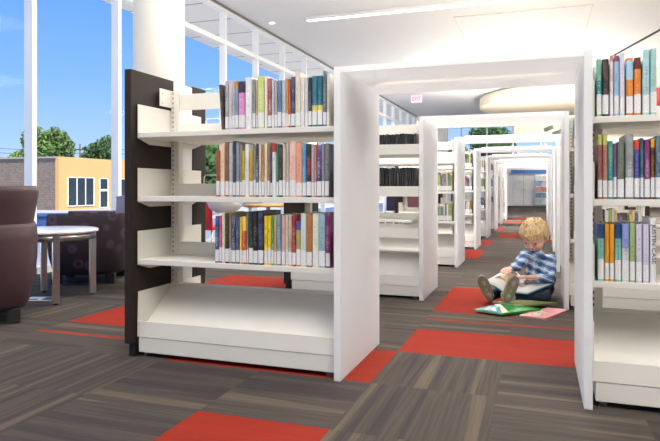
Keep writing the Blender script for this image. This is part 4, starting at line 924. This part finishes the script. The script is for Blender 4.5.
def sheet(c0, c1, g0, g1, th, bow, drop):
    """page block between gutter edge g and outer edge c, bowed upwards"""
    m_ = MB(); n = 8; top = []; bot = []
    for i in range(n + 1):
        t = i / n; z = bow * math.sin(math.pi * min(1, t * 1.15)) * (1 - .5 * t)
        top.append((g0.lerp(c0, t) + Uv * z - gA, g1.lerp(c1, t) + Uv * z - gA)); bot.append((g0.lerp(c0, t) - Uv * th - gA + Uv * z * .6, g1.lerp(c1, t) - Uv * th - gA + Uv * z * .6))
    b2 = m_.bm; T = [[b2.verts.new(q - Uv * drop) for q in p_] for p_ in top]; Bt = [[b2.verts.new(q - Uv * drop) for q in p_] for p_ in bot]
    for i in range(n):
        b2.faces.new((T[i][0], T[i + 1][0], T[i + 1][1], T[i][1])).smooth = True
        b2.faces.new((Bt[i][0], Bt[i][1], Bt[i + 1][1], Bt[i + 1][0])).smooth = True
        b2.faces.new((T[i][0], Bt[i][0], Bt[i + 1][0], T[i + 1][0])); b2.faces.new((T[i][1], T[i + 1][1], Bt[i + 1][1], Bt[i][1]))
    b2.faces.new((T[0][0], T[0][1], Bt[0][1], Bt[0][0])); b2.faces.new((T[n][0], Bt[n][0], Bt[n][1], T[n][1]))
    bmesh.ops.recalc_face_normals(b2, faces=b2.faces[:])
    return m_
white_pg = plain('glossy_page', (244, 243, 240), .35, var=.02)
sheet(lA, lB, gA, gB, .012, .022, 0).build('left_pages', white_pg, bk); sheet(rA, rB, gA, gB, .012, .014, 0).build('right_pages', white_pg, bk)
ex_ = lambda c, g: g + (c - g) * 1.03
cl = sheet(ex_(lA, gA) - Fv * .006, ex_(lB, gB), gA - Fv * .006, gB, .004, .01, .015); cl.build('front_cover', plain('teal_cover', (30, 110, 150), .35), bk)
cr = sheet(ex_(rA, gA) - Fv * .006, ex_(rB, gB), gA - Fv * .006, gB, .004, .006, .015); cr.build('back_cover', bpy.data.materials['teal_cover'], bk)
def picture(c0, c1, g0, g1, t0, t1, s0, s1, bow, mat):
    m_ = MB(); b2 = m_.bm; n = 12; rows = []
    for i in range(n + 1):
        t = t0 + (t1 - t0) * i / n; z = bow * math.sin(math.pi * min(1, t * 1.15)) * (1 - .5 * t) + .0035
        a, c = g0.lerp(c0, t), g1.lerp(c1, t); rows.append([b2.verts.new(a.lerp(c, s) + Uv * z - gA) for s in (s0, (s0 + s1) / 2, s1)])
    for p_, q in zip(rows, rows[1:]):
        for k in (0, 1): b2.faces.new((p_[k], q[k], q[k + 1], p_[k + 1]))
    return m_.build('picture', mat, bk)
picture(lA, lB, gA, gB, .12, .86, .3, .93, .022, art_mat('brown_animal_print', [(52, 38, 30), (120, 84, 58), (210, 180, 150), (232, 214, 196)], 12))
picture(rA, rB, gA, gB, .1, .6, .22, .86, .014, art_mat('dark_photo_print', [(70, 50, 60), (110, 100, 130), (170, 140, 130), (200, 200, 205)], 26))
# books lying on the carpet in front
def floor_book(pts, z0, th, cover, name_lab, pagec=(238, 236, 228), extra=None):
    q = [flo(px, py, z0 + th) for px, py in pts]; c = sum(q, Vector()) / 4; c.z = z0
    rt = empty('picture_book', c, label=name_lab, cat='book', group='picture books on the carpet')
    P_ = [p_ - c for p_ in q]
    for p_ in P_: p_.z = 0
    m_ = MB(); m_.poly(P_, (0, 0, .0025)); m_.poly([p_ + Uv * (th - .0025) for p_ in P_], (0, 0, .0025))
    e0, e1 = P_[1], P_[2]; inn = ((P_[3] - P_[2]).normalized()) * .004
    m_.poly([e0, e1, e1 + inn, e0 + (P_[0] - P_[1]).normalized() * .004], (0, 0, th)); m_.build('cover', cover, rt)
    m_ = MB(); m_.poly([p_ * .965 + Uv * .0025 for p_ in P_], (0, 0, th - .005)); m_.build('page_block', plain('pages_' + name_lab[:6], pagec, .8), rt)
    if extra:
        for ei, (nm, ar, mat) in enumerate(extra):
            if isinstance(ar, list):
                m_ = MB(); m_.poly([Vector(((v := flo(px, py, z0 + th)).x - c.x, v.y - c.y, th + .0002 + .0004 * ei)) for px, py in ar], (0, 0, .0005)); m_.build(nm, mat, rt); continue
            s0, s1, t0, t1 = ar
            f2 = lambda s, t: (P_[0].lerp(P_[1], s)).lerp(P_[3].lerp(P_[2], s), t) + Uv * (th + .0002)
            m_ = MB(); m_.poly([f2(s0, t0), f2(s1, t0), f2(s1, t1), f2(s0, t1)], (0, 0, .0005)); m_.build(nm, mat, rt)
    return rt
pinkm = plain('pink_cover', (226, 150, 158), .35); greenm = plain('green_cover', (38, 150, 62), .35); tealm = plain('teal_blue_cover', (40, 140, 160), .35); olivem = plain('olive_cover', (120, 128, 70), .4); cream = plain('cream_print', (236, 230, 206), .4)
floor_book([(519, 315), (546, 318.5), (568.5, 309.5), (548, 307.5)], 0, .010, pinkm, 'pink covered picture book lowest in the pile on the carpet', extra=[('cover_picture', (.15, .6, .1, .6), art_mat('floral_print', [(120, 150, 90), (230, 220, 200), (190, 60, 80)], 30))])
floor_book([(474, 309.5), (502.5, 313.6), (541, 308.6), (502, 303.2)], .0105, .012, greenm, 'green and teal picture book in the middle of the pile on the carpet', extra=[('teal_corner', [(475.5, 309.4), (501.5, 313.2), (498.5, 306.5), (490.5, 305)], tealm), ('cream_stripe', [(502, 313.1), (508.5, 312.2), (500.5, 304), (494, 304.6), (499, 306.4)], cream), ('cover_picture', [(481.5, 309.3), (496.5, 311.4), (495, 307.4), (489, 306.6)], art_mat('teal_print', [(110, 160, 170), (235, 238, 235), (200, 120, 120)], 30))])
floor_book([(491.5, 301.5), (525, 305.2), (558, 302.5), (520, 299.6)], .023, .011, olivem, 'olive backed picture book lying topmost on the pile on the carpet', extra=[('cover_picture', (.04, .5, .05, .95), art_mat('sage_print', [(130, 140, 110), (190, 186, 150), (90, 96, 70)], 20))])
# ------------------------------------------------------------------ sun, sky, camera
sun = bpy.data.lights.new('sun', 'SUN'); sun.energy = 6.0; sun.angle = rad(.6); sun.color = (1, .95, .86)
so = bpy.data.objects.new('sun', sun); COL.objects.link(so)
so.rotation_euler = Vector((-.52, .30, -.85)).to_track_quat('-Z', 'Y').to_euler()
w = bpy.data.worlds.new('sky'); S.world = w; w.use_nodes = True; nt = w.node_tree; nt.nodes.clear()
out = N(nt, 'ShaderNodeOutputWorld'); bg = N(nt, 'ShaderNodeBackground'); tc = N(nt, 'ShaderNodeTexCoord'); sp = N(nt, 'ShaderNodeSeparateXYZ'); rp = N(nt, 'ShaderNodeValToRGB')
nt.links.new(tc.outputs['Generated'], sp.inputs[0]); nt.links.new(sp.outputs['Z'], rp.inputs['Fac']); nt.links.new(rp.outputs['Color'], bg.inputs['Color']); nt.links.new(bg.outputs[0], out.inputs[0])
e = rp.color_ramp.elements
e[0].position = 0; e[0].color = lin((196, 222, 252)); e[1].position = 1; e[1].color = lin((96, 150, 240))
for p_, c in ((.07, (172, 210, 254)), (.17, (134, 188, 254)), (.30, (106, 166, 252))):
    q = e.new(p_); q.color = lin(c)
bg.inputs['Strength'].default_value = .86
cam = bpy.data.cameras.new('camera'); co = bpy.data.objects.new('camera', cam); COL.objects.link(co)
co.location = (0, 0, CH); co.rotation_euler = (rad(90), 0, YAW)
cam.sensor_fit = 'HORIZONTAL'; cam.sensor_width = 36; cam.lens = F / 660 * 36; cam.shift_y = -(220.5 - HY) / 660; cam.clip_start = .02; cam.clip_end = 400
S.camera = co
S.view_settings.view_transform = 'Standard'; S.view_settings.look = 'None'; S.view_settings.exposure = 0.34; S.view_settings.gamma = 1
S.view_settings.use_curve_mapping = False
S.cycles.use_denoising = True; S.cycles.max_bounces = 10; S.cycles.diffuse_bounces = 6; S.cycles.transparent_max_bounces = 16
S.cycles.sample_clamp_indirect = 6
